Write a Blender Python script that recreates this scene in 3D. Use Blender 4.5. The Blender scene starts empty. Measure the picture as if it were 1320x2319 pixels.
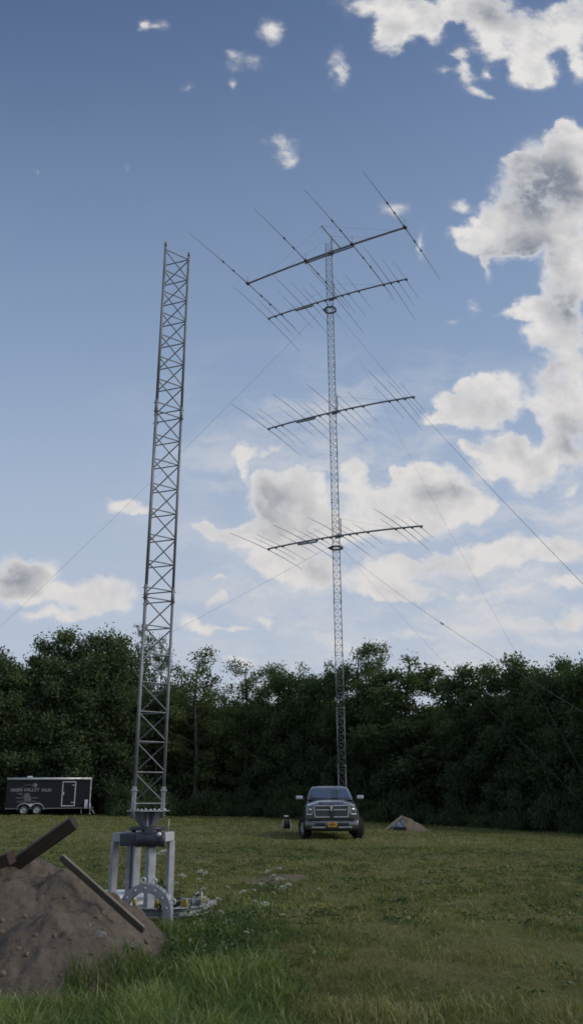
import bpy, bmesh, math, random
import numpy as np
from mathutils import Vector, Matrix
R = math.radians
rng = np.random.default_rng(7)
random.seed(7)
scene = bpy.context.scene
COL = scene.collection
CAM_Z = 1.45

# ------------------------------------------------------------------ terrain
def sstep(a, b, x):
    t = np.clip((np.asarray(x, float) - a) / (b - a), 0, 1)
    return t * t * (3 - 2 * t)
def ground_z(x, y):
    x = np.asarray(x, float); y = np.asarray(y, float)
    z = sstep(18, 42, y) * (-0.035) * np.where(x > 0, np.clip(x, 0, 26), .5 * np.clip(x, -26, 0))
    z = z + 0.035 * np.sin(x * 0.9 + 1.3) * np.sin(y * 0.7 + .4) + 0.02 * np.sin(x * 2.1 - y * 1.3) * np.sin(y * 2.3 + x)
    z = z - .15 * (1 - sstep(7.2, 10.5, y)) * sstep(2, 5, y)
    return z
def gz(x, y): return float(ground_z(x, y))

# ------------------------------------------------------------------ helpers
def tag(o, label=None, cat=None, group=None, kind=None):
    if label: o['label'] = label
    if cat: o['category'] = cat
    if group: o['group'] = group
    if kind: o['kind'] = kind
    return o
def empty(name, loc=(0, 0, 0), rz=0.0, label=None, cat=None, group=None):
    o = bpy.data.objects.new(name, None); COL.objects.link(o)
    o.location = loc; o.rotation_euler = (0, 0, rz); o.empty_display_size = .2
    return tag(o, label, cat, group)
def copy_tree(o, parent=None):
    c = o.copy(); COL.objects.link(c)
    if parent is not None: c.parent = parent
    for ch in list(o.children): copy_tree(ch, c)
    return c

class MB:
    """collects shapes for one mesh"""
    def __init__(s): s.v = []; s.f = []; s.sm = []
    def add(s, verts, faces, smooth=False):
        b = len(s.v); s.v += [tuple(p) for p in verts]
        for f in faces: s.f.append(tuple(b + i for i in f)); s.sm.append(smooth)
        return s
    def box(s, c, size, rot=None, bev=0.0, taper=None):
        hx, hy, hz = [d / 2 for d in size]
        if bev <= 0:
            P = [(sx * hx, sy * hy, sz * hz) for sz in (-1, 1) for sy in (-1, 1) for sx in (-1, 1)]
            F = [(0, 2, 3, 1), (4, 5, 7, 6), (0, 1, 5, 4), (2, 6, 7, 3), (0, 4, 6, 2), (1, 3, 7, 5)]
        else:
            bm = bmesh.new(); bmesh.ops.create_cube(bm, size=1)
            for v in bm.verts: v.co = Vector((v.co.x * size[0], v.co.y * size[1], v.co.z * size[2]))
            bmesh.ops.bevel(bm, geom=bm.edges[:], offset=bev, segments=2, profile=.6, affect='EDGES')
            bm.verts.index_update()
            P = [tuple(v.co) for v in bm.verts]; F = [tuple(v.index for v in f.verts) for f in bm.faces]; bm.free()
        M = rot.to_3x3() if rot is not None else Matrix.Identity(3)
        c = Vector(c)
        return s.add([M @ Vector(p) + c for p in P], F, False)
    def bar(s, a, b, w, h, up=(0, 0, 1)):
        a = Vector(a); b = Vector(b); d = b - a; L = d.length; y = d.normalized()
        u = Vector(up)
        if abs(u.dot(y)) > .98: u = Vector((1, 0, 0))
        x = y.cross(u).normalized(); z = x.cross(y)
        M = Matrix((x, y, z)).transposed()
        return s.box((a + b) / 2, (w, L, h), M)
    def tube(s, pts, r, n=8, cap=True):
        pts = [Vector(p) for p in pts]; k = len(pts)
        rs = r if isinstance(r, (list, tuple)) else [r] * k
        base = len(s.v); ref = None
        for i, p in enumerate(pts):
            t = (pts[min(i + 1, k - 1)] - pts[max(i - 1, 0)]).normalized()
            if ref is None:
                ref = Vector((0, 0, 1)) if abs(t.z) < .9 else Vector((1, 0, 0))
            x = t.cross(ref).normalized(); y = x.cross(t).normalized(); ref = y
            for j in range(n):
                a = 2 * math.pi * j / n
                s.v.append(tuple(p + (x * math.cos(a) + y * math.sin(a)) * rs[i]))
        for i in range(k - 1):
            for j in range(n):
                s.f.append((base + i * n + j, base + i * n + (j + 1) % n, base + (i + 1) * n + (j + 1) % n, base + (i + 1) * n + j)); s.sm.append(True)
        if cap:
            s.f.append(tuple(base + j for j in range(n))[::-1]); s.sm.append(False)
            s.f.append(tuple(base + (k - 1) * n + j for j in range(n))); s.sm.append(False)
        return s
    def lathe(s, prof, c, axis='z', n=24, closed=False):
        base = len(s.v); c = Vector(c); k = len(prof)
        for j in range(n):
            a = 2 * math.pi * j / n
            for (r, h) in prof:
                p = {'z': (r * math.cos(a), r * math.sin(a), h), 'x': (h, r * math.cos(a), r * math.sin(a)), 'y': (r * math.sin(a), h, r * math.cos(a))}[axis]
                s.v.append(tuple(c + Vector(p)))
        m = k if closed else k - 1
        for j in range(n):
            for i in range(m):
                a = base + j * k + i; b = base + j * k + (i + 1) % k
                a2 = base + ((j + 1) % n) * k + i; b2 = base + ((j + 1) % n) * k + (i + 1) % k
                s.f.append((a, a2, b2, b)); s.sm.append(True)
        return s
    def prism(s, poly, h0, h1, axis='z'):
        def P(u, v, h): return {'z': (u, v, h), 'y': (u, h, v), 'x': (h, u, v)}[axis]
        n = len(poly); V = [P(u, v, h0) for u, v in poly] + [P(u, v, h1) for u, v in poly]
        F = [tuple(range(n))[::-1], tuple(range(n, 2 * n))] + [(i, (i + 1) % n, n + (i + 1) % n, n + i) for i in range(n)]
        return s.add(V, F)
    def loft(s, rings, smooth=True, caps=True):
        n = len(rings[0]); V = [p for r in rings for p in r]; F = []
        for i in range(len(rings) - 1):
            for j in range(n):
                F.append((i * n + j, i * n + (j + 1) % n, (i + 1) * n + (j + 1) % n, (i + 1) * n + j))
        s.add(V, F, smooth)
        b = len(s.v) - len(V)
        if caps:
            s.f.append(tuple(b + j for j in range(n))[::-1]); s.sm.append(False)
            s.f.append(tuple(b + (len(rings) - 1) * n + j for j in range(n))); s.sm.append(False)
        return s
    def build(s, name, mat, parent=None, bevel=0.0):
        me = bpy.data.meshes.new(name); me.from_pydata(s.v, [], s.f); me.update()
        me.polygons.foreach_set('use_smooth', s.sm)
        bm = bmesh.new(); bm.from_mesh(me); bmesh.ops.recalc_face_normals(bm, faces=bm.faces[:]); bm.to_mesh(me); bm.free()
        me.materials.append(mat)
        o = bpy.data.objects.new(name, me); COL.objects.link(o)
        if parent is not None: o.parent = parent
        if bevel > 0:
            md = o.modifiers.new('bevel', 'BEVEL'); md.width = bevel; md.segments = 2; md.limit_method = 'ANGLE'; md.angle_limit = R(35)
        return o

def np_mesh(name, V, loops, totals, mat, attrs=None, smooth=False):
    me = bpy.data.meshes.new(name)
    V = np.ascontiguousarray(V, np.float32); loops = np.ascontiguousarray(loops, np.int32); totals = np.ascontiguousarray(totals, np.int32)
    me.vertices.add(len(V)); me.vertices.foreach_set('co', V.ravel())
    me.loops.add(len(loops)); me.loops.foreach_set('vertex_index', loops)
    me.polygons.add(len(totals))
    st = np.zeros(len(totals), np.int32); st[1:] = np.cumsum(totals)[:-1]
    me.polygons.foreach_set('loop_start', st)
    if smooth: me.polygons.foreach_set('use_smooth', np.ones(len(totals), bool))
    me.update(calc_edges=True); me.validate()
    for k, a in (attrs or {}).items():
        at = me.attributes.new(k, 'FLOAT', 'POINT'); at.data.foreach_set('value', np.ascontiguousarray(a, np.float32))
    me.materials.append(mat)
    return me
def link(name, me, parent=None):
    o = bpy.data.objects.new(name, me); COL.objects.link(o)
    if parent is not None: o.parent = parent
    return o

# value noise in numpy
def vnoise(x, y, seed=0):
    xi = np.floor(x).astype(np.int64); yi = np.floor(y).astype(np.int64); fx = x - xi; fy = y - yi
    fx = fx * fx * (3 - 2 * fx); fy = fy * fy * (3 - 2 * fy)
    def h(a, b):
        n = (a * 374761393 + b * 668265263 + seed * 982451653) & 0x7fffffff
        n = ((n ^ (n >> 13)) * 1274126177) & 0x7fffffff
        return ((n ^ (n >> 16)) & 0xffff) / 65535.0
    return (h(xi, yi) * (1 - fx) + h(xi + 1, yi) * fx) * (1 - fy) + (h(xi, yi + 1) * (1 - fx) + h(xi + 1, yi + 1) * fx) * fy
def fbm(x, y, o=4, seed=0):
    t = 0; a = .5
    for i in range(o): t = t + a * vnoise(x * 2 ** i, y * 2 ** i, seed + i); a *= .5
    return t

# ------------------------------------------------------------------ materials
class NT:
    def __init__(s, mat): s.t = mat.node_tree; s.n = s.t.nodes
    def new(s, typ, props=None, **ins):
        nd = s.n.new(typ)
        for k, v in (props or {}).items(): setattr(nd, k, v)
        for k, v in ins.items():
            i = nd.inputs[int(k[1:])] if (k[0] == 'i' and k[1:].isdigit()) else nd.inputs[k.replace('_', ' ')]
            s.set(i, v)
        return nd
    def set(s, i, v):
        if isinstance(v, bpy.types.NodeSocket): s.t.links.new(v, i)
        else: i.default_value = v
    def math(s, op, a, b=None, c=None, clamp=False):
        nd = s.n.new('ShaderNodeMath'); nd.operation = op; nd.use_clamp = clamp
        s.set(nd.inputs[0], a)
        if b is not None: s.set(nd.inputs[1], b)
        if c is not None: s.set(nd.inputs[2], c)
        return nd.outputs[0]
    def vmath(s, op, a, b=None, c=None):
        nd = s.n.new('ShaderNodeVectorMath'); nd.operation = op
        s.set(nd.inputs[0], a)
        if b is not None: s.set(nd.inputs[1], b)
        if c is not None: s.set(nd.inputs[2], c)
        return nd.outputs[1] if op in ('LENGTH', 'DOT_PRODUCT') else nd.outputs[0]
    def mix(s, f, a, b):
        nd = s.n.new('ShaderNodeMix'); nd.data_type = 'RGBA'
        s.set(nd.inputs[0], f); s.set(nd.inputs[6], a); s.set(nd.inputs[7], b)
        return nd.outputs[2]
    def noise(s, vec, scale, detail=4, rough=.55, out=0):
        nd = s.n.new('ShaderNodeTexNoise'); nd.inputs['Scale'].default_value = scale
        nd.inputs['Detail'].default_value = detail; nd.inputs['Roughness'].default_value = rough
        if vec is not None: s.t.links.new(vec, nd.inputs['Vector'])
        return nd.outputs[out]
    def ramp(s, f, stops, interp='LINEAR'):
        nd = s.n.new('ShaderNodeValToRGB'); cr = nd.color_ramp; cr.interpolation = interp
        while len(cr.elements) < len(stops): cr.elements.new(.5)
        for e, (p, c) in zip(cr.elements, stops): e.position = p; e.color = (*c, 1) if len(c) == 3 else c
        s.set(nd.inputs[0], f); return nd.outputs[0]
    def smooth(s, x, a, b):
        nd = s.n.new('ShaderNodeMapRange'); nd.interpolation_type = 'SMOOTHSTEP'
        s.set(nd.inputs[0], x); nd.inputs[1].default_value = a; nd.inputs[2].default_value = b
        return nd.outputs[0]

def newmat(name):
    m = bpy.data.materials.new(name); m.use_nodes = True; nt = NT(m)
    return m, nt, m.node_tree.nodes['Principled BSDF']
def rgb(*c): return (*c, 1)
def simple(name, col, rough=.5, metal=0.0, var=.25, scale=6.0, bump=0.0, bscale=40.0, dirt=None, coat=0.0):
    m, nt, b = newmat(name)
    tc = nt.new('ShaderNodeTexCoord').outputs['Object']
    n = nt.noise(tc, scale, 5, .6)
    lo = tuple(c * (1 - var) for c in col); hi = tuple(min(1, c * (1 + var)) for c in col)
    colr = nt.ramp(n, [(.3, lo), (.7, hi)])
    if dirt:
        n2 = nt.noise(tc, scale * .4, 6, .65)
        colr = nt.mix(nt.smooth(n2, .5, .75), colr, rgb(*dirt))
    nt.set(b.inputs['Base Color'], colr); b.inputs['Metallic'].default_value = metal
    rr = nt.new('ShaderNodeMapRange'); nt.set(rr.inputs[0], nt.noise(tc, scale * 2.3, 4)); rr.inputs[1].default_value = .3; rr.inputs[2].default_value = .7
    rr.inputs[3].default_value = max(.02, rough - .1); rr.inputs[4].default_value = min(1, rough + .12)
    nt.set(b.inputs['Roughness'], rr.outputs[0])
    if coat: b.inputs['Coat Weight'].default_value = coat; b.inputs['Coat Roughness'].default_value = .06
    if bump:
        bp = nt.new('ShaderNodeBump', Strength=bump, Distance=.01); nt.set(bp.inputs['Height'], nt.noise(tc, bscale, 5, .6)); nt.set(b.inputs['Normal'], bp.outputs[0])
    return m
M = {}
M['galv'] = simple('galvanized_steel', (.36, .38, .40), .5, .55, .22, 9, .15, 60)
M['galv_old'] = simple('weathered_galvanized_steel', (.195, .202, .215), .55, .35, .25, 5, .15, 60)
M['galv_dull'] = simple('dull_galvanized_plate', (.32, .335, .36), .55, .35, .22, 7, .15, 60)
M['galv_bright'] = simple('pale_galvanized_steel', (.6, .61, .62), .42, .5, .15, 14, .1, 70)
M['alu'] = simple('weathered_aluminium', (.22, .23, .26), .5, .4, .2, 4)
M['dark_metal'] = simple('dark_painted_steel', (.03, .032, .04), .5, .2, .3, 12, .15, 50)
M['motor'] = simple('motor_paint', (.045, .05, .065), .45, .2, .25, 16)
M['yellow'] = simple('yellow_plastic', (.30, .23, .035), .7, 0, .3, 20)
M['white'] = simple('white_panel', (.62, .64, .66), .5, 0, .1, 6, dirt=(.35, .34, .30))
M['cable'] = simple('guy_wire', (.085, .09, .10), .7, .1, .1, 2)
M['rubber'] = simple('tyre_rubber', (.012, .012, .013), .85, 0, .25, 12)
M['paint'] = simple('dark_truck_paint', (.085, .096, .112), .26, .45, .15, 3, coat=.9, dirt=(.08, .08, .08))
M['chrome'] = simple('chrome', (.62, .63, .65), .16, .95, .08, 8)
M['bumper'] = simple('bumper_steel', (.16, .17, .165), .25, .75, .15, 5, dirt=(.10, .095, .08))
M['black'] = simple('black_plastic', (.012, .012, .014), .55, 0, .2, 10)
M['mirror_shell'] = simple('mirror_shell', (.55, .56, .58), .22, .9, .06, 8)
M['plate'] = simple('licence_plate', (.62, .30, .02), .5, 0, .08, 9)
M['trailer'] = simple('trailer_skin', (.004, .005, .010), .8, 0, .2, 2, dirt=(.007, .008, .010))
M['trim'] = simple('trailer_trim', (.60, .61, .64), .4, .35, .12, 3, dirt=(.25, .25, .25))
M['vinyl'] = simple('trailer_lettering', (.26, .26, .29), .5, 0, .12, 5)
M['vinyl_dim'] = simple('trailer_artwork', (.11, .115, .13), .5, 0, .15, 5)
M['rim'] = simple('wheel_rim', (.42, .44, .42), .35, .6, .15, 8)
M['fence'] = None

def wood(name, a, b, scale=1.0):
    m, nt, bs = newmat(name)
    tc = nt.new('ShaderNodeTexCoord').outputs['Object']
    st = nt.vmath('MULTIPLY', tc, (22 * scale, 1.6 * scale, 22 * scale))
    n = nt.noise(st, 1.5, 6, .65); n2 = nt.noise(tc, 5, 4)
    c = nt.mix(n2, nt.ramp(n, [(.3, a), (.7, b)]), rgb(*[x * .6 for x in a]))
    nt.set(bs.inputs['Base Color'], c); bs.inputs['Roughness'].default_value = .85
    bp = nt.new('ShaderNodeBump', Strength=.5, Distance=.01); nt.set(bp.inputs['Height'], n); nt.set(bs.inputs['Normal'], bp.outputs[0])
    return m
M['beam'] = wood('creosoted_timber', (.026, .015, .010), (.078, .049, .032))
M['plank'] = wood('weathered_plank', (.06, .045, .034), (.15, .12, .09))
M['plank_edge'] = wood('pale_strip_wood', (.19, .16, .12), (.32, .28, .21))

def soil(name, a, b, c):
    m, nt, bs = newmat(name)
    tc = nt.new('ShaderNodeTexCoord').outputs['Object']
    n = nt.noise(tc, 2.2, 8, .65); n2 = nt.noise(tc, 30, 5, .7); n3 = nt.noise(tc, 9, 6, .6)
    col = nt.ramp(n, [(.32, a), (.52, b), (.7, c)])
    col = nt.mix(nt.smooth(n2, .52, .75), col, rgb(*[x * .55 for x in a]))
    col = nt.mix(nt.math('MULTIPLY', nt.smooth(n3, .62, .74), .5), col, rgb(*[x * 1.35 for x in c]))
    nt.set(bs.inputs['Base Color'], col); bs.inputs['Roughness'].default_value = .95
    h = nt.math('ADD', nt.math('MULTIPLY', n2, .5), n3)
    bp = nt.new('ShaderNodeBump', Strength=.9, Distance=.03); nt.set(bp.inputs['Height'], h); nt.set(bs.inputs['Normal'], bp.outputs[0])
    return m
M['soil'] = soil('excavated_soil', (.074, .058, .042), (.108, .086, .064), (.146, .118, .088))
M['soil_far'] = soil('excavated_soil_dry', (.13, .10, .075), (.17, .135, .10), (.21, .17, .13))
M['stone'] = soil('field_stone', (.12, .11, .10), (.17, .155, .14), (.24, .22, .2))

def blade_mat(name, stops, trans=.35, tcol=(.9, 1.0, .45), gloss=.03):
    m = bpy.data.materials.new(name); m.use_nodes = True; nt = NT(m); nt.n.remove(nt.n['Principled BSDF'])
    at = nt.new('ShaderNodeAttribute', {'attribute_name': 'tone'}).outputs['Fac']
    c = nt.ramp(at, stops)
    d = nt.new('ShaderNodeBsdfDiffuse', Color=c); t = nt.new('ShaderNodeBsdfTranslucent', Color=nt.mix(1.0, c, c))
    tm = nt.n.new('ShaderNodeMix'); tm.data_type = 'RGBA'; tm.blend_type = 'MULTIPLY'; tm.inputs[0].default_value = 1
    nt.set(tm.inputs[6], c); tm.inputs[7].default_value = rgb(*tcol); nt.set(t.inputs['Color'], tm.outputs[2])
    mx = nt.new('ShaderNodeMixShader', Fac=trans); nt.set(mx.inputs[1], d.outputs[0]); nt.set(mx.inputs[2], t.outputs[0])
    g = nt.new('ShaderNodeBsdfGlossy', Roughness=.45); g.inputs['Color'].default_value = (.9, .95, 1, 1)
    mx2 = nt.new('ShaderNodeMixShader', Fac=gloss); nt.set(mx2.inputs[1], mx.outputs[0]); nt.set(mx2.inputs[2], g.outputs[0])
    nt.set(nt.n['Material Output'].inputs['Surface'], mx2.outputs[0])
    return m
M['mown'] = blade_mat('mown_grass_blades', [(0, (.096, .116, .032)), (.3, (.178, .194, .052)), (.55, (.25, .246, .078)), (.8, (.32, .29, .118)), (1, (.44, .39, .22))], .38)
M['tall'] = blade_mat('tall_grass_blades', [(0, (.050, .084, .028)), (.4, (.15, .21, .055)), (.75, (.28, .33, .095)), (1, (.46, .45, .24))], .45)
M['weed'] = blade_mat('weed_leaves', [(0, (.032, .058, .020)), (.5, (.070, .110, .032)), (1, (.12, .165, .045))], .4)
LEAF = [(0, (.064, .094, .060)), (.4, (.105, .142, .078)), (.75, (.145, .182, .09)), (1, (.18, .205, .105))]  # bluish lift in these greens stands in for haze over the wood
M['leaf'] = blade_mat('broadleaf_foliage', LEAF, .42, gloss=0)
M['leaf_warm'] = blade_mat('yellowing_foliage', [(p, (c[0] * 1.2, c[1] * 1.12, c[2] * .95)) for p, c in LEAF], .45, gloss=0)
M['leaf_blue'] = blade_mat('aspen_foliage', [(p, (c[0] * 1.0, c[1] * 1.05, c[2] * 1.25)) for p, c in LEAF], .42, gloss=0)
M['petal'] = blade_mat('white_umbel', [(0, (.45, .46, .38)), (1, (.78, .78, .70))], .3, (1, 1, .9))
M['petal_y'] = blade_mat('yellow_petal', [(0, (.45, .36, .04)), (1, (.6, .5, .08))], .3, (1, 1, .6))
M['bark'] = simple('dark_bark', (.045, .038, .032), .9, 0, .3, 8, .5, 30)
M['bark_pale'] = simple('pale_aspen_bark', (.10, .095, .082), .85, 0, .35, 6, .4, 20)
CLOUDS=[(-0.062,0.423,0.0125,0.0111,1),(-0.063,0.404,0.0079,0.0171,1),(-0.033,0.374,0.0197,0.021,1),(-0.005,0.377,0.0281,0.015,1),(-0.011,0.344,0.039,0.0324,1),(0.022,0.344,0.0223,0.0353,1),(0.016,0.302,0.033,0.0344,1),(-0.022,0.301,0.0385,0.0241,1),(-0.055,0.316,0.0166,0.0145,1),(-0.112,0.322,0.0111,0.007,1),(-0.006,0.263,0.0326,0.0202,1),(0.024,0.258,0.0271,0.0179,1),(-0.028,0.417,0.0239,0.0086,0.8),(-0.091,0.318,0.0249,0.0087,0.8),(-0.069,0.307,0.0275,0.0115,0.8),(-0.033,0.267,0.0163,0.0157,0.8),(0.012,0.395,0.0102,0.0109,0.8),(0.079,0.393,0.0158,0.0133,1),(0.095,0.342,0.0334,0.0235,1),(0.134,0.348,0.0334,0.0265,1),(0.159,0.399,0.0198,0.0134,1),(0.139,0.397,0.0113,0.0109,1),(0.184,0.386,0.0225,0.0169,1),(0.168,0.365,0.0336,0.0179,1),(0.207,0.359,0.0279,0.0238,1),(0.228,0.342,0.0195,0.0176,1),(0.189,0.337,0.0333,0.0205,1),(0.149,0.317,0.0386,0.0145,0.7),(0.066,0.317,0.0221,0.0232,0.7),(0.076,0.37,0.0196,0.0108,0.7),(0.251,0.493,0.0407,0.0244,1),(0.221,0.476,0.0289,0.0153,1),(0.191,0.467,0.0173,0.007,1),(0.288,0.512,0.0187,0.0208,1),(0.247,0.514,0.0175,0.0117,1),(0.274,0.482,0.0232,0.0141,1),(0.264,0.433,0.0228,0.0186,1),(0.251,0.413,0.0227,0.0153,1),(0.28,0.425,0.0125,0.0185,1),(0.226,0.427,0.0103,0.008,1),(0.308,0.419,0.0228,0.0185,1),(0.317,0.396,0.0198,0.0212,1),(0.289,0.399,0.0198,0.0182,1),(0.243,0.393,0.0226,0.0121,0.8),(0.292,0.369,0.0196,0.0108,0.8),(0.346,0.508,0.0292,0.0292,1),(0.374,0.495,0.0233,0.0386,1),(0.337,0.475,0.0231,0.0178,1),(0.363,0.454,0.0287,0.0251,1),(0.34,0.429,0.016,0.0161,1),(0.366,0.407,0.017,0.0183,1),(0.353,0.364,0.0123,0.0107,0.7),(0.351,0.614,0.0361,0.0289,1),(0.329,0.635,0.0182,0.0153,1),(0.298,0.626,0.0157,0.009,1),(0.333,0.58,0.0226,0.0189,1),(0.38,0.574,0.0238,0.0404,1),(0.333,0.797,0.0348,0.0533,1.15),(0.375,0.835,0.0447,0.0622,1.15),(0.416,0.862,0.0257,0.0631,1.15),(0.417,0.92,0.0261,0.0284,1.15),(0.371,0.744,0.0436,0.0311,1.15),(0.314,0.736,0.0311,0.0206,1.15),(0.266,0.751,0.0219,0.0193,1.15),(0.287,0.781,0.0151,0.0181,1.15),(0.4,0.725,0.0248,0.0366,1.15),(0.391,0.67,0.0305,0.0298,1.15),(0.34,0.873,0.0194,0.0111,0.8),(0.243,0.744,0.0156,0.0163,0.8),(0.247,0.798,0.0152,0.0099,0.8),(0.279,0.707,0.008,0.0247,0.8),(0.356,0.663,0.0134,0.0113,0.8),(0.402,0.943,0.0118,0.0115,0.8),(0.139,1.178,0.0244,0.0231,1),(0.174,1.181,0.0314,0.0259,1),(0.15,1.112,0.0185,0.0242,1),(0.175,1.13,0.022,0.0199,1),(0.207,1.153,0.0277,0.0256,1),(0.243,1.171,0.0278,0.0276,1),(0.285,1.177,0.0348,0.024,1),(0.326,1.167,0.0417,0.0294,1),(0.308,1.113,0.0192,0.034,1),(0.342,1.109,0.024,0.0339,1),(0.373,1.082,0.0272,0.0423,1),(0.379,1.038,0.0256,0.0242,1),(0.406,1.137,0.0331,0.0344,1),(0.441,1.128,0.0275,0.0343,1),(0.445,1.057,0.0149,0.0331,1),(0.46,1.175,0.0209,0.0258,1),(0.229,1.122,0.0165,0.0216,0.7),(0.274,1.028,0.0168,0.0215,0.7),(0.264,1.06,0.0122,0.0209,0.7),(0.292,1.002,0.0147,0.0085,0.7),(0.235,1.046,0.0148,0.0113,0.7),(0.354,1.057,0.0135,0.0157,0.7),(0.309,1.045,0.0094,0.0121,0.7),(0.265,1.086,0.0164,0.0115,0.7),(0.13,0.266,0.038,0.0157,0.95),(0.174,0.274,0.0436,0.0147,0.95),(0.229,0.276,0.0436,0.0136,0.95),(0.284,0.284,0.0437,0.0159,0.95),(0.338,0.281,0.0327,0.0159,0.95),(0.107,0.241,0.0269,0.0122,0.95),(0.139,0.239,0.0323,0.0099,0.95),(0.075,0.258,0.0271,0.0156,0.6),(0.312,0.239,0.0377,0.011,0.6),(0.344,0.236,0.0215,0.0088,0.6),(0.301,0.19,0.053,0.0096,0.6),(0.343,0.202,0.0239,0.0108,0.6),(0.209,0.234,0.0645,0.011,0.6),(0.158,0.181,0.074,0.0096,0.6),(-0.343,0.267,0.0272,0.018,1),(-0.308,0.266,0.0218,0.0157,1),(-0.335,0.244,0.027,0.0133,1),(-0.254,0.244,0.0243,0.0133,1),(-0.222,0.237,0.0242,0.0165,1),(-0.215,0.357,0.0168,0.0071,1),(-0.193,0.356,0.0112,0.0071,1),(-0.286,0.237,0.0269,0.011,0.75),(-0.242,0.215,0.0348,0.0092,0.75),(-0.295,0.21,0.0347,0.0087,0.75),(-0.178,0.35,0.0089,0.0065,0.75),(-0.092,0.227,0.0118,0.0099,0.75),(-0.089,0.253,0.0108,0.0039,0.75),(-0.131,0.202,0.016,0.0119,0.75),(-0.113,0.193,0.0186,0.0086,0.75),(-0.07,0.193,0.0191,0.0048,0.75),(-0.033,0.203,0.0202,0.0043,0.75),(-0.059,0.151,0.0252,0.0073,0.75),(0.078,1.051,0.0122,0.033,0.72),(-0.027,1.139,0.018,0.0272,0.72),(-0.078,1.025,0.0087,0.0111,0.5),(-0.027,0.92,0.017,0.0106,0.5),(0.006,0.876,0.0116,0.0103,0.5),(-0.205,1.138,0.0235,0.0136,0.5),(-0.229,1.142,0.0083,0.0145,0.5),(-0.063,1.07,0.0231,0.021,0.5),(-0.006,0.9,0.0182,0.0161,0.5),(0.097,1.179,0.0209,0.0314,0.5),(0.184,0.738,0.0075,0.031,0.5),(0.149,0.797,0.0165,0.0122,0.5),(0.254,0.637,0.0133,0.0112,0.5),(-0.156,1.015,0.0121,0.0094,0.42),(-0.368,0.873,0.0058,0.0119,0.42),(-0.234,0.875,0.0071,0.0087,0.42),(-0.09,1.086,0.0109,0.0071,0.42),(0.224,0.61,0.0144,0.0055,0.42)]
SHADES=[(0.371,0.831,0.0638,0.0582,1.1),(0.318,0.711,0.0494,0.0276,0.9),(0.38,0.629,0.0302,0.0347,0.9),(0.341,0.544,0.0206,0.0185,0.8),(0.372,0.432,0.0257,0.031,0.8),(-0.031,0.345,0.0267,0.0265,0.6),(-0.343,0.263,0.0326,0.019,1),(0.241,0.44,0.0137,0.01,0.7),(0.202,0.365,0.028,0.0101,0.5),(0.319,1.17,0.0417,0.035,0.6)]
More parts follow.
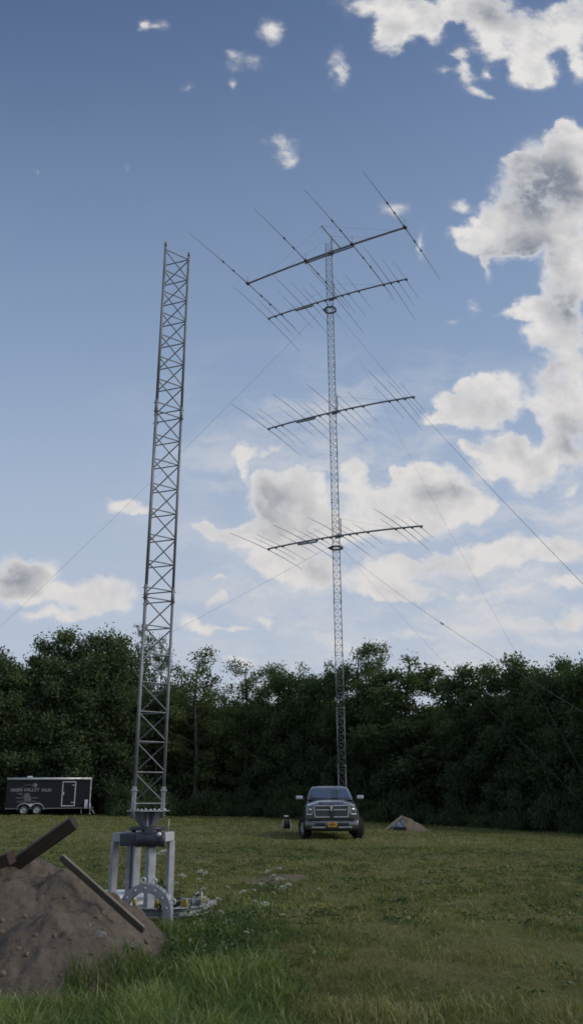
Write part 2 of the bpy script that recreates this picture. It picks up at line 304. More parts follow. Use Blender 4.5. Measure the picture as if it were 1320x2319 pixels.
# ------------------------------------------------------------------ world
SUN_AZ, SUN_EL = 100.0, 34.0       # to the right of +Y
def make_world():
    w = bpy.data.worlds.new('World'); scene.world = w; w.use_nodes = True
    nt = NT(w); bg = nt.n['Background']
    sky = nt.new('ShaderNodeTexSky', {'sky_type': 'NISHITA', 'sun_disc': False, 'sun_elevation': R(SUN_EL), 'sun_rotation': R(SUN_AZ), 'air_density': 1.0, 'dust_density': 1.2, 'ozone_density': 1.6})
    d = nt.new('ShaderNodeTexCoord').outputs['Generated']
    sep = nt.new('ShaderNodeSeparateXYZ', Vector=d)
    yy = nt.math('MAXIMUM', sep.outputs[1], .05)
    u = nt.math('DIVIDE', sep.outputs[0], yy); v = nt.math('DIVIDE', sep.outputs[2], yy)
    P = nt.new('ShaderNodeCombineXYZ', X=u, Y=v).outputs[0]
    # turbulence that tears the cloud edges
    w1 = nt.vmath('SUBTRACT', nt.noise(P, 9.0, 3, .6, 1), (.5, .5, .5))
    w2 = nt.vmath('SUBTRACT', nt.noise(P, 40.0, 6, .65, 1), (.5, .5, .5))
    Pw = nt.vmath('MULTIPLY_ADD', w1, (.060, .060, 0), P)
    Pw = nt.vmath('MULTIPLY_ADD', w2, (.026, .026, 0), Pw)
    def field(lst):
        acc = None; Pk = Pw
        for i, (a, b, sa, sb, wt) in enumerate(lst):
            k = 1.75
            if i % 5 == 4:      # chain the groups so that the shader compiler works through them one after another
                Pk = nt.vmath('MULTIPLY_ADD', acc, (1e-9, 1e-9, 0), Pw)
            q = nt.vmath('MULTIPLY_ADD', Pk, (1 / (sa * k), 1 / (sb * k), 0), (-a / (sa * k), -b / (sb * k), 0))
            g = nt.new('ShaderNodeTexGradient', {'gradient_type': 'SPHERICAL'}, Vector=q).outputs['Fac']
            acc = nt.math('MULTIPLY', g, wt) if acc is None else nt.math('MULTIPLY_ADD', g, wt, acc)
        return acc
    A = field(CLOUDS); S = field(SHADES)
    Am = nt.math('MULTIPLY_ADD', nt.smooth(A, 1.0, 2.1), .38, nt.math('MINIMUM', A, .84))      # thick cores close up
    n1 = nt.noise(P, 14.0, 8, .60)
    n2 = nt.noise(nt.vmath('ADD', P, (.018, .016, 0)), 11.0, 5, .5)     # a step toward the sun: relief of the billows
    rel = nt.math('SUBTRACT', nt.noise(P, 11.0, 5, .5), n2)
    n3 = nt.noise(P, 52.0, 5, .62)
    dens = nt.math('ADD', Am, nt.math('MULTIPLY', nt.math('SUBTRACT', n1, .5), 1.75))
    dens = nt.math('MULTIPLY_ADD', nt.math('SUBTRACT', n3, .5), .95, dens)
    mask = nt.smooth(dens, .02, .92)
    mask = nt.math('MULTIPLY', mask, nt.smooth(A, .0, .60))
    fringe = nt.math('MULTIPLY', nt.smooth(A, .06, .85), nt.math('MULTIPLY', nt.smooth(n1, .30, .66), .42))
    mask = nt.math('MAXIMUM', mask, fringe)
    vn = nt.noise(nt.vmath('MULTIPLY', Pw, (1.0, 2.7, 1.0)), 6.0, 6, .6)
    veil = nt.math('MULTIPLY', nt.smooth(vn, .40, .70), nt.math('MULTIPLY', nt.smooth(v, .62, .36), .75))
    veil = nt.math('MULTIPLY', veil, nt.smooth(u, -.30, .05))
    mask = nt.math('MAXIMUM', mask, veil)
    front = nt.smooth(sep.outputs[1], .05, .25)
    back = nt.math('MULTIPLY', nt.smooth(nt.noise(d, 2.2, 6, .6), .48, .66), .8)      # ordinary broken cloud behind the viewer
    fm = nt.new('ShaderNodeMix'); nt.set(fm.inputs[0], front); nt.set(fm.inputs[2], back); nt.set(fm.inputs[3], mask)
    mask = fm.outputs[0]
    n5 = nt.noise(P, 4.6, 3, .5)
    thick = nt.smooth(nt.math('ADD', A, nt.math('MULTIPLY', n5, 1.1)), .95, 2.3)
    shade = nt.math('ADD', nt.math('MULTIPLY', S, 1.0), nt.math('MULTIPLY', thick, .20))
    shade = nt.math('ADD', shade, nt.math('MULTIPLY', rel, CLOUD_RELIEF), clamp=True)
    shade = nt.math('MULTIPLY_ADD', nt.math('SUBTRACT', .54, n1), .65, shade)
    shade = nt.math('MULTIPLY_ADD', nt.math('SUBTRACT', .5, n3), .3, shade)
    shade = nt.math('MULTIPLY', nt.math('MAXIMUM', shade, 0.0), nt.smooth(dens, .40, 1.0), clamp=True)
    low = nt.smooth(v, .75, .12)
    lit = nt.mix(low, rgb(*CL_HI), rgb(*CL_LOW))
    cc = nt.mix(shade, lit, rgb(*CL_GREY))
    # clear sky
    sk = nt.vmath('MULTIPLY', sky.outputs[0], SKY_TINT)
    hz = nt.math('MULTIPLY', nt.smooth(v, 1.30, .05), HAZE)
    sk = nt.mix(hz, sk, rgb(*HAZE_COL))
    glow = nt.math('MULTIPLY', nt.smooth(v, .62, .10), .55)        # milky air low over the trees
    sk = nt.mix(glow, sk, rgb(5.6, 5.9, 6.5))
    out = nt.mix(nt.math('MULTIPLY', mask, .96), sk, cc)
    nt.set(bg.inputs['Color'], out); bg.inputs['Strength'].default_value = .1
    w.cycles.sampling_method = 'MANUAL'; w.cycles.sample_map_resolution = 512
CL_HI = (8.0, 7.8, 7.6); CL_LOW = (7.2, 6.95, 6.8); CL_GREY = (2.3, 2.55, 3.1); CLOUD_RELIEF = 1.6
SKY_TINT = (1.21, 1.22, 1.29); HAZE = .85; HAZE_COL = (3.5, 4.55, 6.2)
make_world()
az, el = R(SUN_AZ), R(SUN_EL)
sd = Vector((math.sin(az) * math.cos(el), math.cos(az) * math.cos(el), math.sin(el)))
sl = bpy.data.lights.new('sun', 'SUN'); sl.energy = 1.25; sl.angle = R(22); sl.color = (1, .93, .84)
so = bpy.data.objects.new('sun', sl); COL.objects.link(so); so.rotation_euler = sd.to_track_quat('Z', 'Y').to_euler(); so.location = (30, 20, 40)

# ------------------------------------------------------------------ camera
cam = bpy.data.cameras.new('camera'); co = bpy.data.objects.new('camera', cam); COL.objects.link(co); scene.camera = co
p_, r_ = R(18.7103), R(-.43916)
Fv = Vector((0, math.cos(p_), math.sin(p_))); R0 = Vector((1, 0, 0)); U0 = Vector((0, -math.sin(p_), math.cos(p_)))
Rv = math.cos(r_) * R0 + math.sin(r_) * U0; Uv = -math.sin(r_) * R0 + math.cos(r_) * U0
mw = Matrix((Rv, Uv, -Fv)).transposed().to_4x4(); mw.translation = (0, 0, CAM_Z)
co.matrix_world = mw
cam.sensor_fit = 'VERTICAL'; cam.sensor_height = 24; cam.lens = 24 * 1900 / 2319.0
cam.clip_start = .05; cam.clip_end = 3000
scene.view_settings.view_transform = 'Standard'; scene.view_settings.look = 'None'; scene.view_settings.exposure = 0
scene.cycles.max_bounces = 6; scene.cycles.diffuse_bounces = 2; scene.cycles.glossy_bounces = 3; scene.cycles.transparent_max_bounces = 8
scene.cycles.filter_width = 1.7
# ------------------------------------------------------------------ ground
BARE = [(-.42, 16.6, .55, .75), (-.05, 17.3, .45, .4), (-1.0, 14.5, .55, .3)]        # worn bare spots (x, y, rx, ry)
def bare_mask(x, y):
    m = np.zeros_like(np.asarray(x, float))
    for a, b, ra, rb in BARE:
        m = np.maximum(m, np.clip(1.25 - np.hypot((x - a) / ra, (y - b) / rb), 0, 1))
    return m * np.clip(.45 + 1.1 * fbm(np.asarray(x, float) * 2.7, np.asarray(y, float) * 2.7, 4, 13), 0, 1.1)
def dryness(x, y):                       # 0 lush .. 1 straw
    return np.clip(fbm(x * .22 + 5, y * .16 + 3, 4, 3) * 1.1 + .35 * (fbm(x * 1.1, y * .9, 3, 9) - .45) - .05, 0, 1)
def ground_material():
    m, nt, b = newmat('meadow_ground')
    tc = nt.new('ShaderNodeTexCoord').outputs['Object']
    big = nt.noise(tc, .16, 5, .6); mid = nt.noise(tc, 1.1, 6, .65); fine = nt.noise(tc, 16, 6, .7)
    st = nt.vmath('MULTIPLY', tc, (.35, 1.6, 1)); rows = nt.noise(st, .8, 4, .6)
    c = nt.ramp(mid, [(.3, (.085, .095, .030)), (.5, (.14, .138, .046)), (.7, (.20, .18, .075))])
    c = nt.mix(nt.smooth(big, .45, .7), c, rgb(.18, .155, .07))
    c = nt.mix(nt.math('MULTIPLY', nt.smooth(rows, .5, .68), .55), c, rgb(.11, .125, .04))
    c = nt.mix(nt.math('MULTIPLY', nt.smooth(fine, .5, .75), .6), c, rgb(.055, .058, .02))
    at = nt.new('ShaderNodeAttribute', {'attribute_name': 'bare'}).outputs['Fac']
    c = nt.mix(nt.math('MULTIPLY', nt.smooth(nt.math('ADD', at, nt.math('MULTIPLY', mid, .5)), .45, .85), .9), c, nt.ramp(fine, [(.3, (.12, .095, .066)), (.7, (.24, .195, .14))]))
    nt.set(b.inputs['Base Color'], c); b.inputs['Roughness'].default_value = .95; b.inputs['Specular IOR Level'].default_value = .15
    h = nt.math('ADD', nt.math('MULTIPLY', fine, .6), mid)
    bp = nt.new('ShaderNodeBump', Strength=1.0, Distance=.08); nt.set(bp.inputs['Height'], h); nt.set(b.inputs['Normal'], bp.outputs[0])
    return m
xs = np.unique(np.concatenate([np.linspace(-8, 10, 150), np.linspace(-45, 45, 160), np.linspace(-900, 900, 30)]))
ys = np.unique(np.concatenate([np.linspace(4, 22, 170), np.linspace(22, 80, 150), np.linspace(-900, 1500, 40)]))
X, Y = np.meshgrid(xs, ys, indexing='ij'); Z = ground_z(X, Y) + np.where((Y < 70) & (abs(X) < 40), .05 * (fbm(X * 1.3, Y * 1.3, 4, 21) - .45), 0)
nx, ny = X.shape; idx = np.arange(nx * ny).reshape(nx, ny)
q = np.stack([idx[:-1, :-1], idx[1:, :-1], idx[1:, 1:], idx[:-1, 1:]], -1).reshape(-1, 4)
me = np_mesh('ground', np.stack([X, Y, Z], -1).reshape(-1, 3), q.ravel(), np.full(len(q), 4), ground_material(), {'bare': bare_mask(X, Y).ravel()}, True)
tag(link('ground', me), kind='structure')

# ------------------------------------------------------------------ grass
def blades(name, x, y, h, wd, tone, mat, lean=.5, z=None, droop=.5, parent=None):
    n = len(x); z = ground_z(x, y) if z is None else z
    a = rng.uniform(0, 2 * np.pi, n); f = rng.uniform(0, 2 * np.pi, n)
    ln = h * lean * rng.uniform(.2, 1.0, n); dx, dy = np.cos(a) * ln, np.sin(a) * ln
    px, py = np.cos(f) * wd / 2, np.sin(f) * wd / 2
    B = np.stack([x, y, z - .01], -1); S = np.stack([px, py, 0 * px], -1)
    m1 = B + np.stack([dx * .22, dy * .22, h * .5], -1)
    m2 = B + np.stack([dx * .65, dy * .65, h * (.92 - .18 * droop)], -1)
    T = B + np.stack([dx * 1.25, dy * 1.25, h * (1.0 - .45 * droop * rng.uniform(0, 1, n))], -1)
    V = np.stack([B - S, B + S, m1 - S * .9, m1 + S * .9, m2 - S * .6, m2 + S * .6, T], 1).reshape(-1, 3)
    base = (np.arange(n) * 7)[:, None]
    L = np.concatenate([base + np.array([[0, 1, 3, 2]]), base + np.array([[2, 3, 5, 4]]), base + np.array([[4, 5, 6]])], 1).ravel()
    tt = np.tile([4, 4, 3], n)
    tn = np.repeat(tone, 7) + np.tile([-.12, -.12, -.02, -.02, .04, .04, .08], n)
    return link(name, np_mesh(name, V, L, tt, mat, {'tone': np.clip(tn, 0, 1)}), parent)

gx_, gy_, gh_, gw_, gt_ = [], [], [], [], []
def mown(y0, y1, dens, h0, h1, w, margin):
    area_pts = int(dens * (y1 - y0) * ((y0 + y1) / 2 * .36 + margin) * 2)
    y = np.sqrt(rng.uniform(y0 ** 2, y1 ** 2, area_pts)); half = y * .36 + margin
    x = rng.uniform(-1, 1, area_pts) * half
    cl = fbm(x * 2.2, y * 2.2, 3, 31); dr = dryness(x, y)
    keep = (rng.uniform(0, 1, area_pts) < np.clip(.25 + 1.5 * (cl - .25), .12, 1)) & (bare_mask(x, y) < rng.uniform(.15, .8, area_pts))
    x, y, cl, dr = x[keep], y[keep], cl[keep], dr[keep]
    dr = dr * np.clip(.35 + .5 * x + .25 * np.maximum(y - 9, 0), .35, 1)
    hh = rng.uniform(h0, h1, len(x)) * (.5 + 1.1 * cl)
    st = fbm((x + .35 * y) * .55 + 40, (y - .35 * x) * .12, 3, 91) - .45; dk = np.clip(fbm(x * .8 + 9, y * 1.1, 4, 17) - .50, 0, 1)
    tone = np.clip(.08 + .58 * dr + .55 * st - 1.1 * dk + rng.normal(0, .13 if y0 < 18 else .06, len(x)) + .35 * (cl - .45), 0, 1)
    gx_.append(x); gy_.append(y); gh_.append(hh); gw_.append(np.full(len(x), w)); gt_.append(tone)
mown(6.3, 11, 2000, .02, .085, .006, 1.2)
mown(11, 18, 700, .025, .08, .011, 1.5)
mown(18, 30, 220, .03, .09, .022, 2)
mown(30, 48, 60, .03, .09, .04, 3)
mown(48, 66, 26, .05, .12, .06, 3)
cat_ = lambda l: np.concatenate(l)
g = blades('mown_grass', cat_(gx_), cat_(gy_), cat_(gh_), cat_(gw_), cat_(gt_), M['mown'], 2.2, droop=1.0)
tag(g, 'short mown olive green meadow grass covering the whole field', 'grass', kind='stuff')

# tufts left by the mower, near the front edge
tx, ty, th, tw, tt_ = [], [], [], [], []
def tuft(cx, cy, rad, n, h, tone, w=.006):
    a = rng.uniform(0, 2 * np.pi, n); r = rad * np.sqrt(rng.uniform(0, 1, n))
    tx.append(cx + r * np.cos(a)); ty.append(cy + r * np.sin(a)); th.append(h * rng.uniform(.45, 1.1, n) * (1.1 - .5 * r / rad)); tw.append(np.full(n, w)); tt_.append(np.clip(rng.normal(tone, .14, n), 0, 1))
for k in range(420):
    y = rng.uniform(6.6, 20); x = rng.uniform(-.34 * y, .4 * y)
    if x < -.2 and y < 12: continue
    tuft(x, y, rng.uniform(.08, .3), int(rng.uniform(25, 70)), rng.uniform(.06, .17), np.clip(dryness(np.array([x]), np.array([y]))[0] * .7 + rng.uniform(-.15, .2), 0, 1), .006 if y < 11 else .01)
for (x, y, r, n, h, t) in [(.55, 7.25, .3, 320, .22, .72), (.25, 7.3, .2, 200, .2, .6), (1.3, 7.3, .35, 300, .2, .55), (.8, 7.15, .25, 240, .2, .78), (1.75, 7.5, .35, 240, .16, .5), (.75, 7.9, .35, 240, .14, .45), (1.2, 9.3, .3, 200, .13, .35), (2.0, 7.2, .3, 240, .18, .7)]:
    tuft(x, y, r, n, h, t)
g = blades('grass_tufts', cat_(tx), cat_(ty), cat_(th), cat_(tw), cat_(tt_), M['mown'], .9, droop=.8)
tag(g, 'ragged grass tufts and straw missed by the mower in the foreground', 'grass', kind='stuff')

# ------------------------------------------------------------------ dirt mound (built before the tall grass so that the grass can stand on its skirt)
MC = (-3.05, 9.95)
def mound_h(x, y):
    dx, dy = x - MC[0], y - MC[1]
    rx = np.where(dx > 0, 1.66, 2.6); ry = np.where(dy > 0, 1.9, 2.75)
    r = np.sqrt((dx / rx) ** 2 + (dy / ry) ** 2)
    h = .93 * np.clip(1 - r ** 1.12, -.3, 1)
    h = np.maximum(h, .80 * (1 - (np.sqrt(((x + 2.42) / 1.15) ** 2 + ((y - 9.55) / 1.5) ** 2)) ** 1.1))      # right shoulder
    h = np.maximum(h, .62 * (1 - (np.sqrt(((x + 2.25) / 1.08) ** 2 + ((y - 8.6) / 1.2) ** 2)) ** 1.25))
    n = fbm(x * 2.1, y * 2.1, 5, 41) - .47; n2 = fbm(x * 7, y * 7, 4, 47) - .47; n3 = fbm(x * 19, y * 19, 3, 53) - .43
    k = np.clip(h * 3 + .3, 0, 1)
    return h + k * (.24 * n + .09 * n2 + .05 * n3)
mx_ = np.linspace(-6.2, -.7, 280); my_ = np.linspace(6.6, 12.4, 290)
X, Y = np.meshgrid(mx_, my_, indexing='ij'); hm = mound_h(X, Y); Z = ground_z(X, Y) + np.maximum(hm, -.12) - .02
nx, ny = X.shape; idx = np.arange(nx * ny).reshape(nx, ny)
q = np.stack([idx[:-1, :-1], idx[1:, :-1], idx[1:, 1:], idx[:-1, 1:]], -1).reshape(-1, 4)
keep = (hm.ravel()[q] > -.10).any(1); q = q[keep]
used, inv = np.unique(q, return_inverse=True)
me = np_mesh('dirt_mound', np.stack([X, Y, Z], -1).reshape(-1, 3)[used], inv.ravel(), np.full(len(q), 4), M['soil'], None, True)
tag(link('dirt_mound', me), 'large heap of brown excavated soil at the lower left, timbers lying on it', 'dirt mound')
def mz(x, y): return gz(x, y) + max(0.0, float(mound_h(np.array(x), np.array(y)))) - .02

# loose clods and pebbles on the heap
cv_, cl_, ct_ = [], [], []
ico = bmesh.new(); bmesh.ops.create_icosphere(ico, subdivisions=1, radius=1); iv = np.array([v.co[:] for v in ico.verts]); fi = np.array([[v.index for v in f.verts] for f in ico.faces]); ico.free()
nb = 0
for k in range(950):
    x = rng.uniform(-4.2, -1.0); y = rng.uniform(7.0, 11)
    if float(mound_h(np.array(x), np.array(y))) < .03: continue
    s = .007 + .03 * rng.uniform(0, 1) ** 9
    P = iv * s * rng.uniform(.6, 1.3, 3) * (1 + rng.uniform(-.2, .2, (len(iv), 1))) + np.array([x, y, mz(x, y) + s * .25])
    cv_.append(P); cl_.append(fi + nb); nb += len(iv)
me = np_mesh('dirt_clods', np.concatenate(cv_), np.concatenate(cl_).ravel(), np.full(sum(len(c) for c in cl_), 3), M['soil_far'], None, False)
tag(link('dirt_clods', me), 'small clods and pebbles scattered over the brown soil heap', 'clods', kind='stuff')
for (px, py, s) in [(-1.75, 8.35, .06), (-1.5, 8.55, .045), (-2.15, 9.05, .05)]:
    mb = MB(); bm = bmesh.new(); bmesh.ops.create_icosphere(bm, subdivisions=2, radius=1)
    for v in bm.verts: v.co = Vector((v.co.x * s * 1.2, v.co.y * s, v.co.z * s * .8)) * (1 + .25 * (random.random() - .5))
    bm.verts.index_update(); mb.add([v.co for v in bm.verts], [[v.index for v in f.verts] for f in bm.faces]); bm.free()
    o = mb.build('stone', M['stone']); o.location = (px, py, mz(px, py) + s * .2)
    tag(o, {.06: 'largest pale stone low on the right flank of the soil heap', .045: 'small pale stone near the right foot of the soil heap', .05: 'pale stone high on the soil heap below the leaning plank'}[s], 'stone', 'stones on the soil heap')

# ------------------------------------------------------------------ tall grass of the foreground
def patch(n, fx, fy, cond, h0, h1, w, tone, sd=.16):
    x = fx(n); y = fy(n); k = cond(x, y); x, y = x[k], y[k]
    cl = fbm(x * 2.6, y * 2.6, 3, 61)
    h = rng.uniform(h0, h1, len(x)) * (.35 + 1.35 * cl) * np.clip(1.0 - (x + .45) * .55, .5, 1)
    return x, y, h, np.full(len(x), w) * rng.uniform(.7, 1.3, len(x)), np.clip(tone + rng.normal(0, sd, len(x)) + .9 * (cl - .45), 0, 1)
U = lambda a, b: (lambda n: rng.uniform(a, b, n))
parts_ = []
edge = lambda y: -.26 + .10 * np.sin(y * 3.1) - .03 * (y - 7) + rng.normal(0, .07, np.shape(y)) + .30 * rng.uniform(0, 1, np.shape(y)) ** 3
parts_.append(patch(26000, U(-2.9, .05), U(6.6, 8.6), lambda x, y: (x < edge(y)) & (mound_h(x, y) < .14 + .12 * rng.uniform(0, 1, len(x))) & ((x > -1.75 - .25 * (y - 7.2)) | (y < 7.35)), .10, .30, .0065, .44))
parts_.append(patch(15000, U(-1.7, .1), U(8.4, 11.6), lambda x, y: (x < edge(y) + .05 + .3 * (fbm(x * 0 + 4, y * 1.7, 3, 67) - .5) - .10 * (y - 8.4)) & (mound_h(x, y) < .03) & (y < 11.2 - 1.0 * (x + .8) ** 2), .08, .24, .0075, .24))
parts_.append(patch(9000, U(-2.6, .0), U(6.4, 7.5), lambda x, y: x < edge(y) + .1, .08, .2, .006, .7))
parts_.append(patch(3500, U(-1.75, .6), U(10.5, 15.2), lambda x, y: (fbm(x * 1.4, y * 1.4, 3, 71) > .46) & (np.hypot(x + 2.0, y - 12.4) > .9), .07, .18, .009, .34))
parts_.append(patch(26000, U(-.3, 1.5), U(6.4, 11.0), lambda x, y: (rng.uniform(0, 1, len(x)) < np.exp(-2.0 * np.maximum(x + .15, 0))) & (fbm(x * 2.3, y * 2.3, 3, 95) > .40), .07, .24, .0065, .40))
x, y, h, w_, t_ = [np.concatenate(a) for a in zip(*parts_)]
zb = ground_z(x, y) + np.maximum(0, mound_h(x, y)) - .03
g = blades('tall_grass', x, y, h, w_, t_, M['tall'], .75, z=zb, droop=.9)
tag(g, 'long bright green grass growing in front of the soil heap', 'grass', kind='stuff')
# flowering culms of the tall grass
x, y, h, w_, t_ = patch(260, U(-1.9, -.1), U(6.9, 8.6), lambda x, y: mound_h(x, y) < .1, .25, .42, .005, .85)
g = blades('grass_seed_stalks', x, y, h * .9, w_, t_, M['tall'], .5, droop=1.0)
tag(g, 'pale arching seed stalks standing above the long green grass', 'grass', kind='stuff')

# low broad-leaved weeds in the long grass beside the heap
def leaf_cloud(centres, n_each, spread, size, tone, sd=.18, flat=.0):
    c = np.repeat(centres, n_each, 0); n = len(c)
    c = c + rng.normal(0, 1, (n, 3)) * np.asarray(spread)
    t = rng.normal(0, 1, (n, 3)); t[:, 2] *= (1 - flat); t /= np.linalg.norm(t, axis=1, keepdims=True)
    u = np.cross(t, rng.normal(0, 1, (n, 3))); u /= np.linalg.norm(u, axis=1, keepdims=True)
    s = size * rng.uniform(.6, 1.35, n)[:, None]
    V = np.stack([c - t * s, c - t * s * .1 + u * s * .48, c + t * s, c - t * s * .1 - u * s * .48], 1).reshape(-1, 3)
    tn = np.repeat(np.clip(tone + rng.normal(0, sd, n), 0, 1), 4)
    return V, np.arange(n * 4), np.full(n, 4), tn
n = 620; wx = rng.uniform(-1.35, .75, n); wy = rng.uniform(8.3, 11.6, n); k = (mound_h(wx, wy) < .02) & (rng.uniform(0, 1, n) < np.exp(-2.6 * np.maximum(wx + .45, 0))); wx, wy = wx[k], wy[k]
V, L, T, tn = leaf_cloud(np.stack([wx, wy, ground_z(wx, wy) + rng.uniform(.02, .13, len(wx))], -1), 9, (.07, .07, .05), .020, .45)
tag(link('low_weeds', np_mesh('low_weeds', V, L, T, M['weed'], {'tone': tn})), 'dark green leafy weeds among the long grass right of the soil heap', 'weeds', kind='stuff')

# broad-leaved rosettes and cut straw lying in the mown grass
n = 1500; wy = np.sqrt(rng.uniform(6.6 ** 2, 26 ** 2, n)); wx = rng.uniform(-.33, .40, n) * wy
k = (fbm(wx * .7 + 3, wy * .7, 3, 81) > .42) & ~((wx < .1) & (wy < 11.5)); wx, wy = wx[k], wy[k]
V, L, T, tn = leaf_cloud(np.stack([wx, wy, ground_z(wx, wy) + .035], -1), 16, (.07, .07, .018), .026, .42, .22, .6)
tag(link('field_weeds', np_mesh('field_weeds', V, L, T, M['weed'], {'tone': tn})), 'flat rosettes of clover and plantain scattered through the mown meadow', 'weeds', kind='stuff')
n = 9000; y = np.sqrt(rng.uniform(6.4 ** 2, 20 ** 2, n)); x = rng.uniform(-.30, .42, n) * y
k = (fbm(x * .9 + 11, y * 1.2, 3, 87) > .44) & ~((x < .05) & (y < 12)); x, y = x[k], y[k]
g = blades('cut_straw', x, y, np.full(len(x), .035), np.full(len(x), .006) * (1 + (y > 11) * .7), np.clip(rng.normal(.86, .12, len(x)), 0, 1), M['mown'], 4.5, droop=1.0, z=ground_z(x, y) + .03)
tag(g, 'pale cut straw lying on the mown meadow', 'straw', kind='stuff')
# ------------------------------------------------------------------ lattice towers
FACE = .463; SEC = 3.02
def tower_legs(centre, mirror):
    """three legs seen edge-on along the sight line: two on one side, one on the other"""
    cx, cy = centre; d = Vector((cx, cy)).normalized(); r = Vector((d.y, -d.x))       # d: away, r: to the right
    alt = FACE * math.sqrt(3) / 2
    if not mirror: L = [-r * alt / 2 - d * FACE / 2, -r * alt / 2 + d * FACE / 2, r * alt / 2]
    else: L = [r * alt / 2 - d * FACE / 2, r * alt / 2 + d * FACE / 2, -r * alt / 2]
    return L
def section_mesh(L, z0, S=3.05, rod=.0085, seg=6):
    mb = MB(); bays = 7; a = .09; b = (S - 2 * a) / bays
    for i, j in ((0, 1), (1, 2), (2, 0)):
        P, Q = L[i], L[j]; e = (Q - P).normalized() * .015
        for k in range(bays + 1):
            z = z0 + a + k * b
            mb.tube([(P.x, P.y, z), (Q.x, Q.y, z)], rod, seg, False)
            if k < bays:
                mb.tube([(P.x, P.y, z + .02), (Q.x, Q.y, z + b - .02)], rod, seg, False)
    return mb
def build_tower(name, c, z0, n, mirror, mat, leg_r, label, rod=.0085):
    root = empty(name, (c[0], c[1], z0), 0, label, 'lattice tower')
    L = tower_legs(c, mirror); proto = None
    for s in range(n):
        if proto is None:
            sec = section_mesh(L, 0, rod=rod).build('tower_section', mat, root)
            for l in L:
                MB().tube([(l.x, l.y, 0.0), (l.x, l.y, 3.05 if s < 0 else 3.048)], leg_r, 10).build('leg', mat, sec)
                j = MB().tube([(l.x, l.y, -.10), (l.x, l.y, .13)], leg_r * 1.28, 10)
                for zz in (-.07, .08): j.tube([(l.x - .045, l.y, zz), (l.x + .045, l.y, zz)], .008, 6)
                j.build('leg_sleeve', mat, sec)
            proto = sec
        else:
            sec = copy_tree(proto, root)
        sec.location = (0, 0, SEC * s)
    return root, L
T1 = (-2.016, 12.336); T1Z = 1.28
tower, T1L = build_tower('lattice_tower', T1, T1Z, 3, False, M['galv_old'], .021, 'short near galvanized lattice tower with bare top, standing on a rotating base', .0095)
_d = Vector((T1[0], T1[1], 0)).normalized()
tower.rotation_euler = Matrix.Rotation(R(.45), 3, _d).to_euler()          # stands a little out of plumb
for l in T1L: MB().tube([(l.x, l.y, 9.06), (l.x, l.y, 9.14)], .021, 10).build('leg_stub', M['galv_old'], tower)
for l in T1L:
    mb = MB()
    mb.box((l.x + .0, l.y, .16), (.05, .05, .30), None, .004)
    mb.box((l.x, l.y, .26), (.085, .085, .02), None, .003)
    mb.build('foot_bracket', M['galv'], tower)
T2 = (2.585, 46.93); T2Z = -.13
tower2, T2L = build_tower('lattice_tower', T2, T2Z, 12, True, M['galv_old'], .024, 'tall distant guyed lattice tower carrying four antennas, standing behind the pickup', .009)
def t2top(): return T2Z + 36.3

# ------------------------------------------------------------------ antennas on the tall tower
AZ = R(-27.2); BU = Vector((math.cos(AZ), math.sin(AZ), 0)); EU = Vector((-BU.y, BU.x, 0))       # boom / element direction
def sag(s, half, d): return -d * (s / half) ** 2
def yagi(z, label, origin=(0, 0)):
    root = empty('beam_antenna', (T2[0] + .05, T2[1] - .36, z), AZ, label, 'antenna', 'long-boom antennas stacked on the tall tower')
    s0, s1 = -4.58, 5.18; N = 24
    f = lambda s: sag(s, 5, .17)
    MB().tube([(s0 + (s1 - s0) * i / N, 0, f(s0 + (s1 - s0) * i / N)) for i in range(N + 1)], .05, 10).build('boom', M['alu'], root)
    els = [(-4.53, 4.5, 1), (-4.03, 2.55, 0), (-3.56, 3.1, 0), (-2.5, 2.5, 0), (-1.9, 4.25, 1), (-1.32, 2.95, 0), (-.96, 2.1, 0), (-.42, 2.35, 0), (.34, 4.5, 1), (.79, 2.15, 0), (1.23, 2.85, 0), (1.92, 2.25, 0), (3.6, 2.35, 0), (4.08, 4.45, 1), (4.56, 2.85, 0), (5.08, 2.2, 0)]
    for s, h, big in els:
        r0, r1 = (.021, .010) if big else (.015, .008)
        z0 = f(s) - .075; dr = .10 * (h / 4.5) ** 2
        pts = [(s, h * t, z0 - dr * t * t * 1.6) for t in (-1, -.75, -.5, -.25, 0, .25, .5, .75, 1)]
        e = MB().tube(pts, [r1 + (r0 - r1) * (1 - abs(t)) for t in (-1, -.75, -.5, -.25, 0, .25, .5, .75, 1)], 6).build('element', M['alu'], root)
        MB().box((s, 0, f(s) - .065), (.10, .17, .05), None, .006).build('clamp', M['dark_metal'], e)
    MB().box((-1.9, -.06, f(-1.9) - .15), (1.25, .12, .09), None, .01).build('matching_box', M['galv_dull'], root)
    MB().box((0, .08, 0), (.34, .03, .26), None, .004).build('mast_plate', M['galv'], root)
    st = MB(); st.tube([(.22, .05, -.12), (.22, .05, 1.05)], .035, 8); st.build('truss_mast', M['galv_old'], root)
    for e_ in (-3.2, 3.4): MB().tube([(.22, .05, 1.03), (e_, 0, f(e_) + .05)], .004, 5).build('truss_wire', M['cable'], root)
    return root
yagi(31.66, 'multi-element antenna just below the topmost antenna, second from the top of the tall tower')
yagi(23.65, 'multi-element antenna halfway up the tall tower, third from the top')
yagi(15.73, 'lowest multi-element antenna on the tall tower, in front of the bright low clouds')
